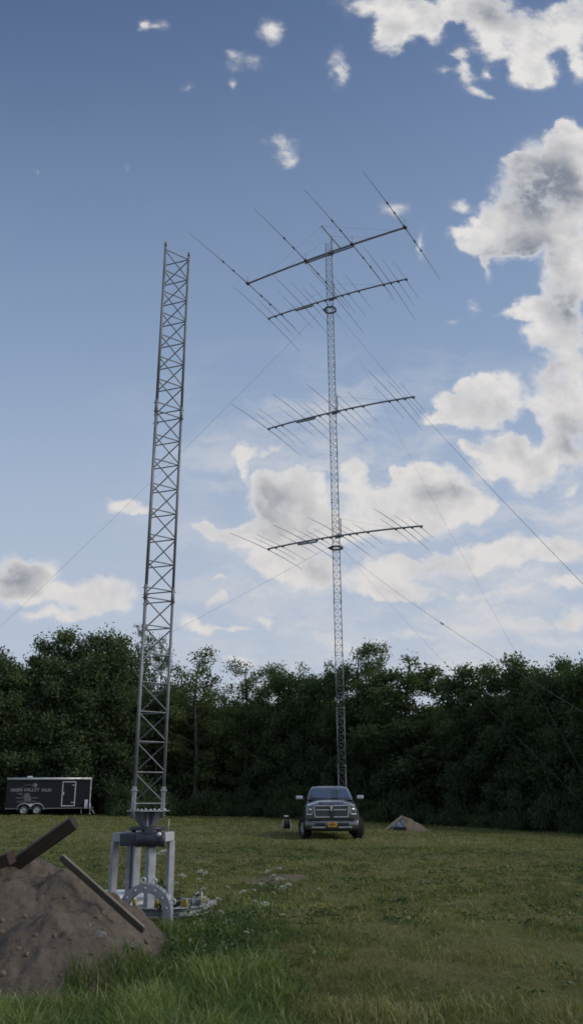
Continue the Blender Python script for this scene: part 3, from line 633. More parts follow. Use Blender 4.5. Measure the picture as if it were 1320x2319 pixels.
def top_beam():
    z = 35.15; a2 = R(-30.0)
    root = empty('beam_antenna', (T2[0] + .08, T2[1] - .36, z), a2, 'topmost antenna with thick boom and four long elements on the tall tower', 'antenna', 'long-boom antennas stacked on the tall tower')
    f = lambda s: sag(s, 6, .16); s0, s1 = -6.5, 5.4; N = 24
    MB().tube([(s0 + (s1 - s0) * i / N, 0, f(s0 + (s1 - s0) * i / N)) for i in range(N + 1)], .065, 10).build('boom', M['alu'], root)
    MB().tube([(-1.9 + 3.6 * i / 8, .02, f(-1.9 + 3.6 * i / 8) - .15) for i in range(9)], .05, 8).build('boom_stiffener', M['alu'], root)
    for s, h in ((-6.42, 6.75), (-1.82, 6.4), (1.6, 6.3), (5.24, 6.1)):
        z0 = f(s) + .02; T = [-1, -.8, -.6, -.4, -.2, 0, .2, .4, .6, .8, 1]
        e = MB().tube([(s, h * t, z0 - .22 * t * t) for t in T], [.010 + .026 * (1 - abs(t)) ** 1.0 for t in T], 7).build('element', M['alu'], root)
        MB().box((s, 0, f(s) + .02), (.16, .30, .12), None, .01).build('clamp', M['dark_metal'], e)
        for t in (-.44, -.26, .26, .44):
            MB().tube([(s, h * t - .10, z0 - .22 * t * t), (s, h * t + .10, z0 - .22 * t * t)], .052, 8).build('trap', M['dark_metal'], e)
        MB().tube([(s, 0, f(s)), (s, 0, f(s) + .62)], .016, 6).build('support_post', M['alu'], e)
    MB().box((0, .1, 0), (.42, .03, .34), None, .004).build('mast_plate', M['galv'], root)
    MB().tube([(.10, .05, -.3), (.10, .05, 1.22)], .045, 8).build('mast', M['galv_old'], root)
    b = MB(); b.tube([(.10, -1.35, 1.12), (.10, 1.25, 1.12)], .04, 8).build('truss_strut', M['alu'], root)
    for sx in (-5.0, 4.4):
        for yy in (-1.33, 1.22): MB().tube([(.10, yy, 1.14), (sx, 0, f(sx) + .06)], .0045, 5).build('truss_wire', M['cable'], root)
    for sx in (-3.4, 3.0): MB().tube([(.10, .05, 1.2), (sx, 0, f(sx) + .06)], .0045, 5).build('truss_wire', M['cable'], root)
top_beam()

# ------------------------------------------------------------------ guy rings and guy wires
ANCH = [(-23.4, 42.0, 'left'), (9.2, 25.5, 'far'), (7.3, 11.4, 'near')]
RING = [(31.03, 'upper'), (15.11, 'lower')]
for z, w in RING:
    root = empty('guy_ring', (T2[0], T2[1], z), 0, {'upper': 'upper dark guy ring around the tall tower, below the second antenna', 'lower': 'lower dark guy ring around the tall tower, below the lowest antenna'}[w], 'guy ring', 'rotating guy rings of the tall tower')
    mb = MB(); mb.lathe([(.33, -.045), (.40, -.045), (.40, .045), (.33, .045)], (0, 0, 0), 'z', 32, True); mb.build('ring', M['dark_metal'], root)
    rl = [l for l in T2L]
    for l in rl:
        u = Vector((l.x, l.y, 0)).normalized()
        mb = MB(); mb.bar(Vector((l.x, l.y, 0)), u * .335, .06, .05); mb.build('roller_bracket', M['galv_dull'], root)
    for ax, ay, _ in ANCH:
        u = Vector((ax - T2[0], ay - T2[1], 0)).normalized(); mb = MB(); mb.bar(u * .39, u * .50 + Vector((0, 0, -.03)), .03, .10); mb.build('lug', M['dark_metal'], root)
GL = {('upper', 'left'): 'long guy wire from the upper ring of the tall tower down to the left', ('lower', 'left'): 'guy wire from the lower ring of the tall tower down to the left', ('upper', 'far'): 'steep thin guy wire from the upper ring running down just right of the tall tower', ('lower', 'far'): 'steeper guy wire from the lower ring, ending over the treetops right of the tall tower', ('upper', 'near'): 'long guy wire from the upper ring down to the right edge of the view', ('lower', 'near'): 'guy wire from the lower ring running out low to the right across the trees'}
for z, w in RING:
    for ax, ay, s in ANCH:
        u = Vector((ax - T2[0], ay - T2[1], 0)).normalized()
        A = Vector((T2[0], T2[1], z)) + u * .5; B = Vector((ax, ay, gz(ax, ay) + .3)); d = B - A; N = 28; sagd = .012 * d.length
        pts = [A + d * (i / N) + Vector((0, 0, -4 * sagd * (i / N) * (1 - i / N))) for i in range(N + 1)]
        o = MB().tube(pts, .0055 if s != 'far' else .0032, 5).build('guy_wire', M['cable'])
        tag(o, GL[(w, s)], 'guy wire', 'guy wires of the tall tower')
        if s == 'near' and w == 'lower':
            t = .52; p = A + d * t + Vector((0, 0, -4 * sagd * t * (1 - t))); dn = d.normalized()
            MB().tube([p - dn * .12, p + dn * .12], .035, 8).build('insulator', M['white'], o)
for ax, ay, s in ANCH:
    root = empty('guy_anchor', (ax, ay, gz(ax, ay)), 0, 'steel guy anchor post in the field, %s' % {'left': 'far off to the left', 'far': 'off to the right in midfield', 'near': 'off to the right close by'}[s], 'guy anchor', 'guy anchors')
    MB().tube([(0, 0, -.2), (0, 0, .34)], .05, 8).build('rod', M['galv'], root); MB().box((0, 0, .3), (.05, .16, .2), None, .01).build('fan_plate', M['galv'], root)

# ------------------------------------------------------------------ rotating base of the near tower
BZ = gz(*T1) + .02; BR = math.atan2(-T1[0], T1[1])        # sight line angle
base = empty('rotating_tower_base', (T1[0], T1[1], BZ), BR, 'galvanized post frame with motor and turntable carrying the near tower', 'tower base')
H0 = .885
def pol(a, r): return Vector((math.cos(R(a)) * r, math.sin(R(a)) * r, 0))
POST = {'near': pol(-83, .50), 'right': pol(8, .335), 'far': pol(106, .52), 'left': pol(186, .425)}
for k, p in POST.items():
    w = .105 if k in ('near', 'far') else .085
    mb = MB(); mb.box((p.x, p.y, H0 / 2 - .05), (w, w, H0 + .1), Matrix.Rotation(R(28), 4, 'Z'), .006); mb.build('post', M['galv_dull'], base)
    MB().box((p.x, p.y, -.02), (.2, .2, .02), Matrix.Rotation(R(28), 4, 'Z'), .002).build('foot_plate', M['galv'], base)
fp = POST['far'] + Vector((-.10, .02, 0)); MB().box((fp.x, fp.y, H0 / 2 - .05), (.06, .09, H0 + .1), None, .004).build('post', M['galv_dull'], base)
def beam(a, b, mat, w=.10, h=.115, dz=0):
    return MB().bar(POST[a] + Vector((0, 0, H0 + h / 2 + dz)), POST[b] + Vector((0, 0, H0 + h / 2 + dz)), w, h).build('top_beam', mat, base, .006)
beam('near', 'right', M['galv_bright']); beam('left', 'near', M['galv_dull'], dz=.002); beam('far', 'left', M['galv_dull'], dz=.001); beam('right', 'far', M['galv_dull'], dz=.003)  # near-right beam is paler: its sunlit brightness is put into the colour
# gearbox and motor hang on the viewer's side
gb = MB(); gb.box((-.21, -.40, H0 + .045), (.24, .22, .16), Matrix.Rotation(R(-14), 4, 'Z'), .02); gb.box((-.10, -.43, H0 + .045), (.05, .17, .19), Matrix.Rotation(R(-14), 4, 'Z'), .01); gb.build('gearbox', M['motor'], base)
mt = MB(); mt.lathe([(0, -.20), (.055, -.20), (.085, -.17), (.088, .02), (.08, .10), (.095, .11), (.095, .17), (.06, .18), (0, .18)], (.06, -.56, H0 + .045), 'x', 20); 
for i in range(9): mt.lathe([(.085, -.155 + i * .022), (.098, -.155 + i * .022), (.098, -.147 + i * .022), (.085, -.147 + i * .022)], (.06, -.56, H0 + .045), 'x', 20, True)
mt.box((.02, -.58, H0 + .14), (.11, .09, .06), None, .01); m_ = mt.build('motor', M['motor'], base)
MB().lathe([(.0, 0), (.03, 0), (.03, .012), (0, .012)], (.155, -.655, H0 + .11), 'y', 12).build('motor_cap', M['galv_bright'], m_)
tt = MB(); tt.lathe([(.05, 0), (.24, 0), (.245, .01), (.245, .035), (.235, .045), (.05, .045)], (0, 0, 1.03), 'z', 36, True); tt.build('turntable', M['dark_metal'], base)
for a in (200, 255, 320, 30, 100, 150): 
    p = pol(a, .20); MB().tube([(p.x, p.y, .95), (p.x, p.y, 1.035)], .022, 8).build('turntable_stud', M['dark_metal'], base)
MB().tube([(0, 0, .86), (0, 0, T1Z - BZ - .012)], .045, 16).build('pivot_tube', M['galv_bright'], base)
for a in (-62, -118, 60, 180, 0):
    p = pol(a, 1); q = Matrix.Rotation(R(a), 4, 'Z')
    mb = MB(); n = Vector((-p.y, p.x, 0)) * .006
    z0, z1 = 1.077, T1Z - BZ - .014
    P = [p * .05 + Vector((0, 0, z0)), p * .10 + Vector((0, 0, z0)), p * .25 + Vector((0, 0, z1)), p * .05 + Vector((0, 0, z1))]
    mb.add([v - n for v in P] + [v + n for v in P], [(3, 2, 1, 0), (4, 5, 6, 7), (0, 1, 5, 4), (1, 2, 6, 5), (2, 3, 7, 6), (3, 0, 4, 7)]); mb.build('gusset', M['galv_old'], base)
hexp = [(math.cos(R(a)) * .30, math.sin(R(a)) * .30) for a in (10, 50, 130, 170, 250, 290)]
MB().prism(hexp, T1Z - BZ - .014, T1Z - BZ - .002).build('tower_plate', M['galv'], base)
for a in range(0, 360, 30):
    p = pol(a + 8, .235); MB().lathe([(0, 0), (.014, 0), (.014, .02), (0, .02)], (p.x, p.y, T1Z - BZ - .002), 'z', 6).build('bolt', M['galv_bright'], base)
p = pol(-22, .30); MB().tube([(p.x, p.y, .96), (p.x + .012, p.y, 1.17)], .009, 6).build('sensor_rod', M['galv'], base)

# ------------------------------------------------------------------ guy ring parts on the ground round the base
def loc(dx, d, z=0):                 # offset right / away of the base, measured along the sight line
    c = Vector((T1[0], T1[1], 0)); u = Vector((T1[0], T1[1], 0)).normalized(); r = Vector((u.y, -u.x, 0)); v = c + r * dx + u * d
    return Vector((v.x, v.y, gz(v.x, v.y) + z))
def arc_profile(r0, r1, d0, d1, a0, a1, n=28):
    mb = MB(); rings = []
    for i in range(n + 1):
        a = a0 + (a1 - a0) * i / n; c, s = math.cos(a), math.sin(a)
        rings.append([(c * r0, d0, s * r0), (c * r1, d0, s * r1), (c * r1, d1, s * r1), (c * r0, d1, s * r0)])
    return mb.loft(rings, False)
L0 = loc(.02, -1.28, .16)
arch = empty('guy_ring_half', L0, BR + R(-16), 'half circle of galvanized channel standing upright in front of the tower base', 'ring segment')
mb = arc_profile(.225, .325, -.05, -.042, 0, math.pi); mb.build('face_plate', M['galv'], arch)
arc_profile(.317, .3255, -.0415, .075, 0, math.pi).build('outer_flange', M['galv_dull'], arch)
arc_profile(.225, .233, -.0415, .075, 0, math.pi).build('inner_flange', M['galv_dull'], arch)
for sx in (-1, 1):
    MB().box((sx * .275, -.046, -.15), (.10, .008, .30)).build('face_plate', M['galv'], arch)
    MB().box((sx * .3213, .0168, -.15), (.0085, .1165, .30)).build('outer_flange', M['galv_dull'], arch)
for a in range(12, 180, 26):
    MB().lathe([(0, 0), (.013, 0), (.013, -.014), (0, -.014)], (math.cos(R(a)) * .275, -.05, math.sin(R(a)) * .275), 'y', 6).build('bolt', M['galv_bright'], arch)
for a in (97, 74, 20):
    c = Vector((math.cos(R(a)) * .335, .0, math.sin(R(a)) * .335))
    mb = MB(); mb.lathe([(.022, -.008), (.038, -.008), (.038, .008), (.022, .008)], c + Vector((math.cos(R(a)) * .025, 0, math.sin(R(a)) * .025)), 'y', 16, True); mb.build('eye', M['galv_bright'], arch)
# lying ring with yellow rollers behind the arch
L1 = loc(.30, -.30, .09)
rg = empty('roller_ring', L1, BR, 'galvanized ring with yellow rollers lying in the grass under the tower base', 'ring')
mb = MB(); mb.lathe([(.50, -.05), (.60, -.05), (.60, -.042), (.51, -.042), (.51, .042), (.60, .042), (.60, .05), (.50, .05)], (0, 0, 0), 'z', 48, True); mb.build('ring', M['galv'], rg)
for a in (-140, -104, -66, -34, 40, 120):
    p = pol(a, .545); MB().lathe([(0, -.0), (.026, 0), (.03, .015), (.03, .075), (.026, .09), (0, .09)], (p.x, p.y, .055), 'z', 12).build('roller', M['yellow'], rg)
for a in (-140, -88, -40):
    p = pol(a, .56); MB().tube([(p.x, p.y, .05), (p.x, p.y, .22)], .008, 6).build('stud', M['galv_bright'], rg)
# angle frame and loop to the right
L2a, L2b = loc(.42, -.9, .05), loc(.98, .38, .05)
fr = empty('angle_iron_grid', L2a, 0, 'galvanized angle-iron frame lying in the grass right of the half ring', 'steel frame')
a_, b_ = Vector((0, 0, 0)), L2b - L2a; sd_ = Vector((b_.y, -b_.x, 0)).normalized()
mb = MB(); mb.bar(a_, b_, .05, .06); mb.bar(a_ - sd_ * .2 + Vector((0, 0, .01)), b_ - sd_ * .2 + Vector((0, 0, .01)), .05, .05); mb.build('rail', M['galv'], fr)
for t in (.03, .25, .5, .75, .97): MB().bar(a_ + b_ * t - sd_ * .19 + Vector((0, 0, .004)), a_ + b_ * t - sd_ * .02 + Vector((0, 0, .004)), .04, .04).build('crosspiece', M['galv'], fr)
for t in (.30,): MB().box(a_ + b_ * t - sd_ * .1 + Vector((0, 0, .07)), (.05, .03, .11), None, .006).build('spacer', M['yellow'], fr)
Lh = loc(.72, .0, .0)
hp = empty('steel_hoop', Lh, BR + R(10), 'small pointed steel hoop standing in the grass right of the half ring', 'hoop')
mb = MB(); mb.tube([(-.085, 0, -.02), (-.07, 0, .12), (-.03, 0, .205), (0, 0, .22), (.03, 0, .205), (.07, 0, .12), (.085, 0, -.02)], .011, 8); mb.build('loop', M['galv_bright'], hp)
MB().prism([(-.065, .0), (-.055, .11), (-.02, .18), (.02, .18), (.055, .11), (.065, .0)], -.004, .004, 'y').build('web', M['galv_dull'], hp)
# pale sheet lying at the back left
Lw = loc(-.46, .52)
wh = empty('white_sheet', Lw, BR + R(8), 'white panel lying behind the tower base, half hidden by the leaning plank', 'panel')
MB().box((0, 0, .16), (.95, .55, .05), Matrix.Rotation(R(5), 4, 'X'), .01).build('panel', M['white'], wh)
MB().box((0, .02, .055), (.85, .45, .14), None, .01).build('support_block', M['plank'], wh)
Lg = loc(-.14, .12, .02)
gw = empty('steel_plate', loc(-.24, -.62), BR + R(24), 'grey galvanized plate leaning beside the half ring', 'steel plate')
MB().box((0, 0, .13), (.34, .02, .30), Matrix.Rotation(R(-18), 4, 'X'), .004).build('plate', M['galv'], gw)
for sx in (-.1, .1): MB().tube([(sx, -.03, .10), (sx, -.0, .10)], .02, 8).build('bolt', M['galv_bright'], gw)

# ------------------------------------------------------------------ timbers on the soil heap
def board(name, a, b, w, h, mat, label, cat, roll=0, edge=None):
    a = Vector(a); b = Vector(b); d = b - a; L = d.length
    o = MB().box((0, 0, 0), (w, L, h), None, .006).build(name, mat)
    y = d.normalized(); x = y.cross(Vector((0, 0, 1))).normalized(); z = x.cross(y)
    Mx = Matrix((x, y, z)).transposed().to_4x4() @ Matrix.Rotation(R(roll), 4, 'Y'); Mx.translation = (a + b) / 2
    o.matrix_world = Mx
    tag(o, label, cat)
    return o
board('timber_beam', (-3.22, 9.75, .62), (-2.36, 9.62, 1.20), .135, .135, M['beam'], 'thick dark timber beam jutting up from the top of the soil heap', 'timber', 20)
board('timber_beam', (-3.75, 9.55, .60), (-2.93, 9.40, .865), .16, .12, M['beam'], 'dark timber stub lying on the heap at the left edge of the view', 'timber', 12)
pk = board('plank', (-2.42, 9.42, .865), (-1.46, 8.98, .23), .035, .062, M['plank'], 'weathered plank leaning on edge down the right side of the soil heap', 'plank', 8)
e = MB().box((0, 0, .035), (.032, (Vector((-2.42, 9.42, .865)) - Vector((-1.46, 8.98, .23))).length - .01, .006)).build('pale_edge', M['plank_edge'], pk)  # lighter strip laid along the top edge of the plank
# ------------------------------------------------------------------ pickup truck (local: x right seen from the viewer, y away, front at y = 0)
def glass_mat():
    m, nt, b = newmat('tinted_windscreen')
    tc = nt.new('ShaderNodeTexCoord').outputs['Object']
    c = nt.ramp(nt.noise(tc, 3, 3), [(.35, (.012, .014, .018)), (.65, (.03, .034, .04))])
    nt.set(b.inputs['Base Color'], c); b.inputs['Roughness'].default_value = .04; b.inputs['Specular IOR Level'].default_value = .9
    b.inputs['Coat Weight'].default_value = 1; b.inputs['Coat Roughness'].default_value = .03; b.inputs['Coat IOR'].default_value = 2.9
    return m
M['glass'] = glass_mat()
M['lamp'] = simple('headlamp_lens', (.13, .135, .14), .15, .3, .35, 18, coat=.8)
tx0, ty0 = 1.36, 32.2
truck = empty('pickup_truck', (tx0, ty0, gz(tx0, ty0) + .01), R(-.5), 'dark full-size pickup truck facing the viewer in the middle of the field', 'pickup truck')
truck.scale = (.955, .955, .955)
def sym(half):                      # half outline (x>=0, z) from bottom centre round to top centre -> full ring at y
    return half
def ring(half, y):
    h = [(x, y, z) for x, z in half]; return h + [(-x, y, z) for x, z in reversed(half) if x > 1e-4]
secs = [
    ([(.0, .52), (.70, .52), (.86, .60), (.90, .80), (.90, 1.02), (.84, 1.17), (.62, 1.22), (.30, 1.24), (.0, 1.245)], .06),
    ([(.0, .48), (.84, .48), (.96, .58), (.99, .80), (.99, 1.05), (.93, 1.22), (.66, 1.29), (.44, 1.345), (.0, 1.355)], .34),
    ([(.0, .48), (.86, .48), (.98, .58), (1.00, .80), (1.00, 1.09), (.95, 1.27), (.68, 1.34), (.46, 1.40), (.0, 1.41)], .9),
    ([(.0, .46), (.86, .46), (.97, .56), (1.00, .80), (1.00, 1.12), (.96, 1.32), (.70, 1.39), (.46, 1.43), (.0, 1.44)], 1.5),
    ([(.0, .42), (.86, .42), (.96, .52), (.99, .80), (.99, 1.15), (.95, 1.36), (.86, 1.42), (.46, 1.43), (.0, 1.43)], 1.75),
    ([(.0, .42), (.86, .42), (.96, .52), (.99, .80), (.99, 1.15), (.95, 1.36), (.86, 1.42), (.46, 1.43), (.0, 1.43)], 3.55),
    ([(.0, .46), (.86, .46), (.96, .56), (1.0, .80), (1.0, 1.15), (.98, 1.34), (.93, 1.38), (.46, 1.38), (.0, 1.38)], 3.66),
    ([(.0, .50), (.86, .50), (.96, .58), (1.0, .80), (1.0, 1.15), (.98, 1.34), (.93, 1.38), (.46, 1.38), (.0, 1.38)], 5.7)]
mb = MB(); mb.loft([ring(h, y) for h, y in secs]); body = mb.build('body', M['paint'], truck, .02)
# greenhouse
gh = MB()
def crect(hx, y0, y1, z, c=.10):
    return [(-hx + c, y0, z), (hx - c, y0, z), (hx, y0 + c, z), (hx, y1 - c, z), (hx - c, y1, z), (-hx + c, y1, z), (-hx, y1 - c, z), (-hx, y0 + c, z)]
gh.loft([crect(.90, 1.42, 3.56, 1.41), crect(.875, 1.62, 3.55, 1.52), crect(.78, 2.12, 3.46, 1.80), crect(.73, 2.26, 3.42, 1.87), crect(.66, 2.38, 3.36, 1.915), crect(.40, 2.6, 3.2, 1.94)])
gh.build('cab_roof', M['paint'], truck, .015)
def quad_panel(name, pts, mat, th=.012, parent=None):
    P = [Vector(p) for p in pts]; n = (P[1] - P[0]).cross(P[3] - P[0]).normalized() * th
    k = len(P)
    return MB().add([p for p in P] + [p + n for p in P], [tuple(range(k))[::-1], tuple(range(k, 2 * k))] + [(i, (i + 1) % k, k + (i + 1) % k, k + i) for i in range(k)]).build(name, mat, parent or truck)
quad_panel('windscreen', [(-.80, 1.475, 1.452), (.80, 1.475, 1.452), (.70, 2.10, 1.80), (-.70, 2.10, 1.80)], M['glass'], .012)
for sx in (-1, 1):
    pts = [(sx * .893, 1.75, 1.47), (sx * .893, 3.4, 1.47), (sx * .785, 3.32, 1.80), (sx * .785, 2.22, 1.80)]
    if sx > 0: pts = pts
    else: pts = [pts[1], pts[0], pts[3], pts[2]]
    quad_panel('side_window', pts, M['glass'], .012)
for (a, b) in (((-.55, 1.455, 1.462), (.05, 1.62, 1.53)), ((.08, 1.455, 1.462), (.62, 1.60, 1.52))):
    MB().tube([a, b], .009, 5).build('wiper', M['black'], truck)
# grille with chrome crosshair
g_ = MB(); g_.box((0, .045, 1.0), (1.30, .05, .46), None, .02); grille = g_.build('grille', M['black'], truck)
cr = MB()
for z, w, h in ((1.205, 1.26, .035), (1.055, 1.16, .032), (.80, 1.22, .035)):
    for sx in (-1, 1): cr.box((sx * (w / 4 + .035), .012, z), (w / 2 - .07, .03, h), None, .008)
for sx in (-1, 1): cr.bar((sx * .655, .012, 1.2), (sx * .62, .012, .80), .03, .03)
cr.build('chrome_bars', M['galv_bright'], grille)
ms = MB()
for i in range(12):
    for sx in (-1, 1): ms.box((sx * .35, .016, .835 + i * .030), (.50, .012, .010))
ms.build('mesh_slats', M['galv_old'], grille)
em = MB(); em.prism([(-.075, .075), (-.05, .12), (0, .135), (.05, .12), (.075, .075), (.045, .05), (.03, -.05), (0, -.10), (-.03, -.05), (-.045, .05)], -.03, .0, 'y'); e_ = em.build('emblem', M['chrome'], grille); e_.location = (0, .0, 1.09)
MB().box((0, .015, .93), (.13, .03, .30), None, .008).build('grille_post', M['dark_metal'], grille)
hl = MB(); hl.loft([[(-.5, .235, 1.303), (.5, .235, 1.303), (.36, .10, 1.262), (-.36, .10, 1.262)], [(-.46, .28, 1.345), (.46, .28, 1.345), (.34, .14, 1.290), (-.34, .14, 1.290)]], False); hl.build('hood_lip', M['paint'], truck, .01)
for sx in (-1, 1):
    h = MB(); h.loft([[(sx * .70, .03, .88), (sx * .93, .10, .88), (sx * .97, .22, 1.14), (sx * .90, .14, 1.20), (sx * .68, .035, 1.17)], [(sx * .70, .16, .88), (sx * .955, .24, .88), (sx * .98, .34, 1.14), (sx * .92, .26, 1.20), (sx * .68, .16, 1.17)]], False)
    lamp = h.build('headlight', M['lamp'], truck)
    MB().lathe([(0, -.02), (.055, -.01), (.065, .03)], (sx * .80, .045, 1.06), 'y', 14).build('reflector', M['chrome'], lamp)
    MB().box((sx * .85, .055, .90), (.22, .03, .05), Matrix.Rotation(R(sx * 18), 4, 'Z'), .01).build('indicator', M['trim'], lamp)
# bumper
bp = MB()
prof = lambda y: [(y, .68), (y - .05, .66), (y - .09, .57), (y - .07, .42), (y - .02, .36), (y + .08, .36), (y + .08, .68)]
xs_ = [-1.0, -.93, -.72, -.35, 0, .35, .72, .93, 1.0]
bp.loft([[(x, yy + .30 * max(0, (abs(x) - .55)) ** 1.2, zz) for yy, zz in prof(0)] for x in xs_], True); bump = bp.build('front_bumper', M['bumper'], truck, .01)
for sx in (-1, 1):
    MB().box((sx * .44, -.085, .535), (.40, .05, .10), None, .015).build('air_slot', M['black'], bump)
    MB().box((sx * .50, -.075, .435), (.52, .05, .055), None, .015).build('chrome_lip', M['chrome'], bump)
MB().box((0, .03, .715), (1.72, .10, .07), None, .01).build('bumper_top', M['black'], bump)
pl = MB().box((.02, -.108, .535), (.33, .012, .17), None, .006).build('licence_plate', M['plate'], bump)
gl = MB()
for i in range(7): gl.box((-.085 + i * .035, -.117, .53), (.014 + .006 * (i % 3), .006, .062))
gl.box((.02, -.117, .60), (.14, .006, .014)); gl.build('plate_marks', M['dark_metal'], pl)
MB().box((0, .35, .36), (1.5, .5, .14), None, .03).build('air_dam', M['black'], truck)
MB().tube([(-.8, 1.0, .36), (.8, 1.0, .36)], .06, 8).build('axle', M['black'], truck)
MB().tube([(-.8, 4.6, .38), (.8, 4.6, .38)], .07, 8).build('axle', M['black'], truck)
for sx in (-1, 1):
    mr = empty('mirror_mount', (0, 0, 0)); bpy.data.objects.remove(mr)
    arm = MB(); arm.bar((sx * .93, 1.82, 1.40), (sx * 1.10, 1.74, 1.44), .05, .05); arm.bar((sx * .93, 1.86, 1.47), (sx * 1.12, 1.76, 1.47), .035, .035)
    am = arm.build('mirror_arm', M['black'], truck)
    MB().box((sx * 1.215, 1.72, 1.50), (.27, .15, .15), None, .04).build('mirror_shell', M['mirror_shell'], am)
    MB().box((sx * 1.215, 1.74, 1.41), (.24, .12, .07), None, .02).build('mirror_base', M['black'], am)
    # flare and doors
    MB().lathe([(.44, -.06), (.50, -.06), (.50, .06), (.44, .06)], (sx * 1.0, .98, .56), 'x', 24, True).build('wheel_flare', M['black'], truck)
    for y in (1.95, 2.95): MB().box((sx * .997, y + .2, 1.16), (.03, .16, .03), None, .008).build('door_handle', M['chrome'], truck)
    MB().box((sx * 1.0, 2.7, .43), (.16, 1.7, .06), None, .02).build('running_board', M['black'], truck)
    for y, st, xo in ((.98, 21, 1.0), (4.6, 0, 1.02)):
        w = MB(); R_ = .40; W = .30
        w.lathe([(.24, -W / 2 + .02), (.34, -W / 2), (R_ - .015, -W / 2 + .03), (R_, -W / 2 + .07), (R_, W / 2 - .07), (R_ - .015, W / 2 - .03), (.34, W / 2), (.24, W / 2 - .02)], (0, 0, 0), 'x', 28, True)
        for i in range(28):
            a = 2 * math.pi * i / 28
            w.box((0, math.cos(a) * R_, math.sin(a) * R_), (W * .8, .035, .02), Matrix.Rotation(a + math.pi / 2, 4, 'X'))
        wo = w.build('wheel', M['rubber'], truck); wo.location = (sx * xo, y, .40); wo.rotation_euler = (0, 0, R(st))
        rm = MB(); rm.lathe([(.245, -.10), (.245, .10), (.22, .10), (.19, .03), (.06, .05), (0, .06), (0, -.06), (.06, -.05), (.19, -.03), (.22, -.10)], (0, 0, 0), 'x', 24)
        for i in range(8):
            a = 2 * math.pi * i / 8; rm.bar((sx * .085, math.cos(a) * .05, math.sin(a) * .05), (sx * .10, math.cos(a) * .22, math.sin(a) * .22), .045, .03)
        rm.build('rim', M['rim'], wo)

# ------------------------------------------------------------------ enclosed cargo trailer
TL, TW, THT = 5.75, 2.1, 2.02
tq = empty('cargo_trailer', (-17.15, 62.0, gz(-17.15, 62.0) + .02), R(13.0), 'black enclosed cargo trailer with white roof rail and lettering by the trees at the left', 'trailer')
Z0 = .42
mb = MB(); mb.box((0, TW / 2, Z0 + THT / 2), (TL, TW, THT), None, .05); mb.build('body', M['trailer'], tq)
rf = MB(); rf.tube([(-TL / 2 + .03, -.005, Z0 + THT - .03), (TL / 2 - .03, -.005, Z0 + THT - .03)], .085, 10); rf.box((0, TW / 2, Z0 + THT + .015), (TL - .1, TW - .06, .05), None, .02)
rf.tube([(TL / 2 - .03, 0, Z0 + THT - .03), (TL / 2 - .03, TW, Z0 + THT - .03)], .085, 10)
rf.build('roof_rail', M['trim'], tq)
MB().box((-1.38, .55, Z0 + THT + .10), (.36, .36, .14), None, .05).build('roof_vent', M['trim'], tq)
MB().box((TL / 2 - .02, -.004, Z0 + THT / 2 - .02), (.07, .05, THT - .12), None, .012).build('corner_trim', M['trim'], tq)
MB().box((0, -.008, Z0 + .02), (TL - .06, .04, .06), None, .01).build('bottom_rail', M['galv_old'], tq)
dr = MB(); dx0, dx1, dz0, dz1 = .93, 1.80, Z0 + .18, Z0 + 1.78
for a, b in (((dx0, dz0), (dx1, dz0)), ((dx0, dz1), (dx1, dz1)), ((dx0, dz0), (dx0, dz1)), ((dx1, dz0), (dx1, dz1))):
    dr.box(((a[0] + b[0]) / 2, -.018, (a[1] + b[1]) / 2), (abs(b[0] - a[0]) + .06, .03, .06) if a[1] == b[1] else (.06, .028, abs(b[1] - a[1]) - .06))
dp = MB().box(((dx0 + dx1) / 2, -.006, (dz0 + dz1) / 2), (dx1 - dx0 - .06, .02, dz1 - dz0 - .06)).build('side_door', M['trailer'], tq)
dr.build('door_frame', M['trim'], dp)
for z in (dz0 + .22, dz1 - .22): MB().box((dx1 - .10, -.03, z), (.30, .03, .05), None, .01).build('hinge', M['trim'], dp)
MB().box((dx0 + .09, -.04, (dz0 + dz1) / 2 + .02), (.06, .05, .22), None, .015).build('latch', M['trim'], dp)
MB().box((TL / 2 - .28, -.06, Z0 + .28), (.22, .12, .60), None, .02).build('side_box', M['trim'], tq)
for x in (-2.05 + .67, -2.05 + 1.53):
    pass
WX = (-1.58, -.70)
fd = MB(); N = 30
pro = []
for i in range(N + 1):
    t = i / N; x = -2.05 + t * 1.82
    z = max(.34 + .42 * math.sqrt(max(0, 1 - ((x - w) / .47) ** 2)) if abs(x - w) < .47 else 0 for w in WX)
    pro.append((x, max(z, .50 if -1.5 < x < -.8 else .34)))
V = []
for x, z in pro: V += [(x, -.20, z), (x, -.02, z), (x, -.02, z + .045), (x, -.20, z + .045)]
fd.loft([V[i * 4:i * 4 + 4] for i in range(N + 1)], False)
for i in range(N): 
    (x, z), (x2, z2) = pro[i], pro[i + 1]
fd.build('fender', M['trim'], tq)
MB().prism([(-1.42, .755), (-.86, .755), (-1.02, .63), (-1.14, .57), (-1.26, .63)], -.205, -.185, 'y').build('fender_plate', M['trim'], tq)
for x in WX:
    w = MB(); w.lathe([(.19, -.09), (.29, -.10), (.335, -.07), (.34, 0), (.335, .07), (.29, .10), (.19, .09)], (0, 0, 0), 'y', 26, True)
    wo = w.build('wheel', M['rubber'], tq); wo.location = (x, -.08, .34)
    rm = MB(); rm.lathe([(.20, -.09), (.215, -.10), (.20, -.06), (.12, -.03), (.10, -.05), (.07, -.06), (0, -.06)], (0, 0, 0), 'y', 22)
    for i in range(6):
        a = 2 * math.pi * i / 6; rm.bar((math.cos(a) * .06, -.055, math.sin(a) * .06), (math.cos(a) * .2, -.075, math.sin(a) * .2), .06, .02)
    rm.build('rim', M['rim'], wo)
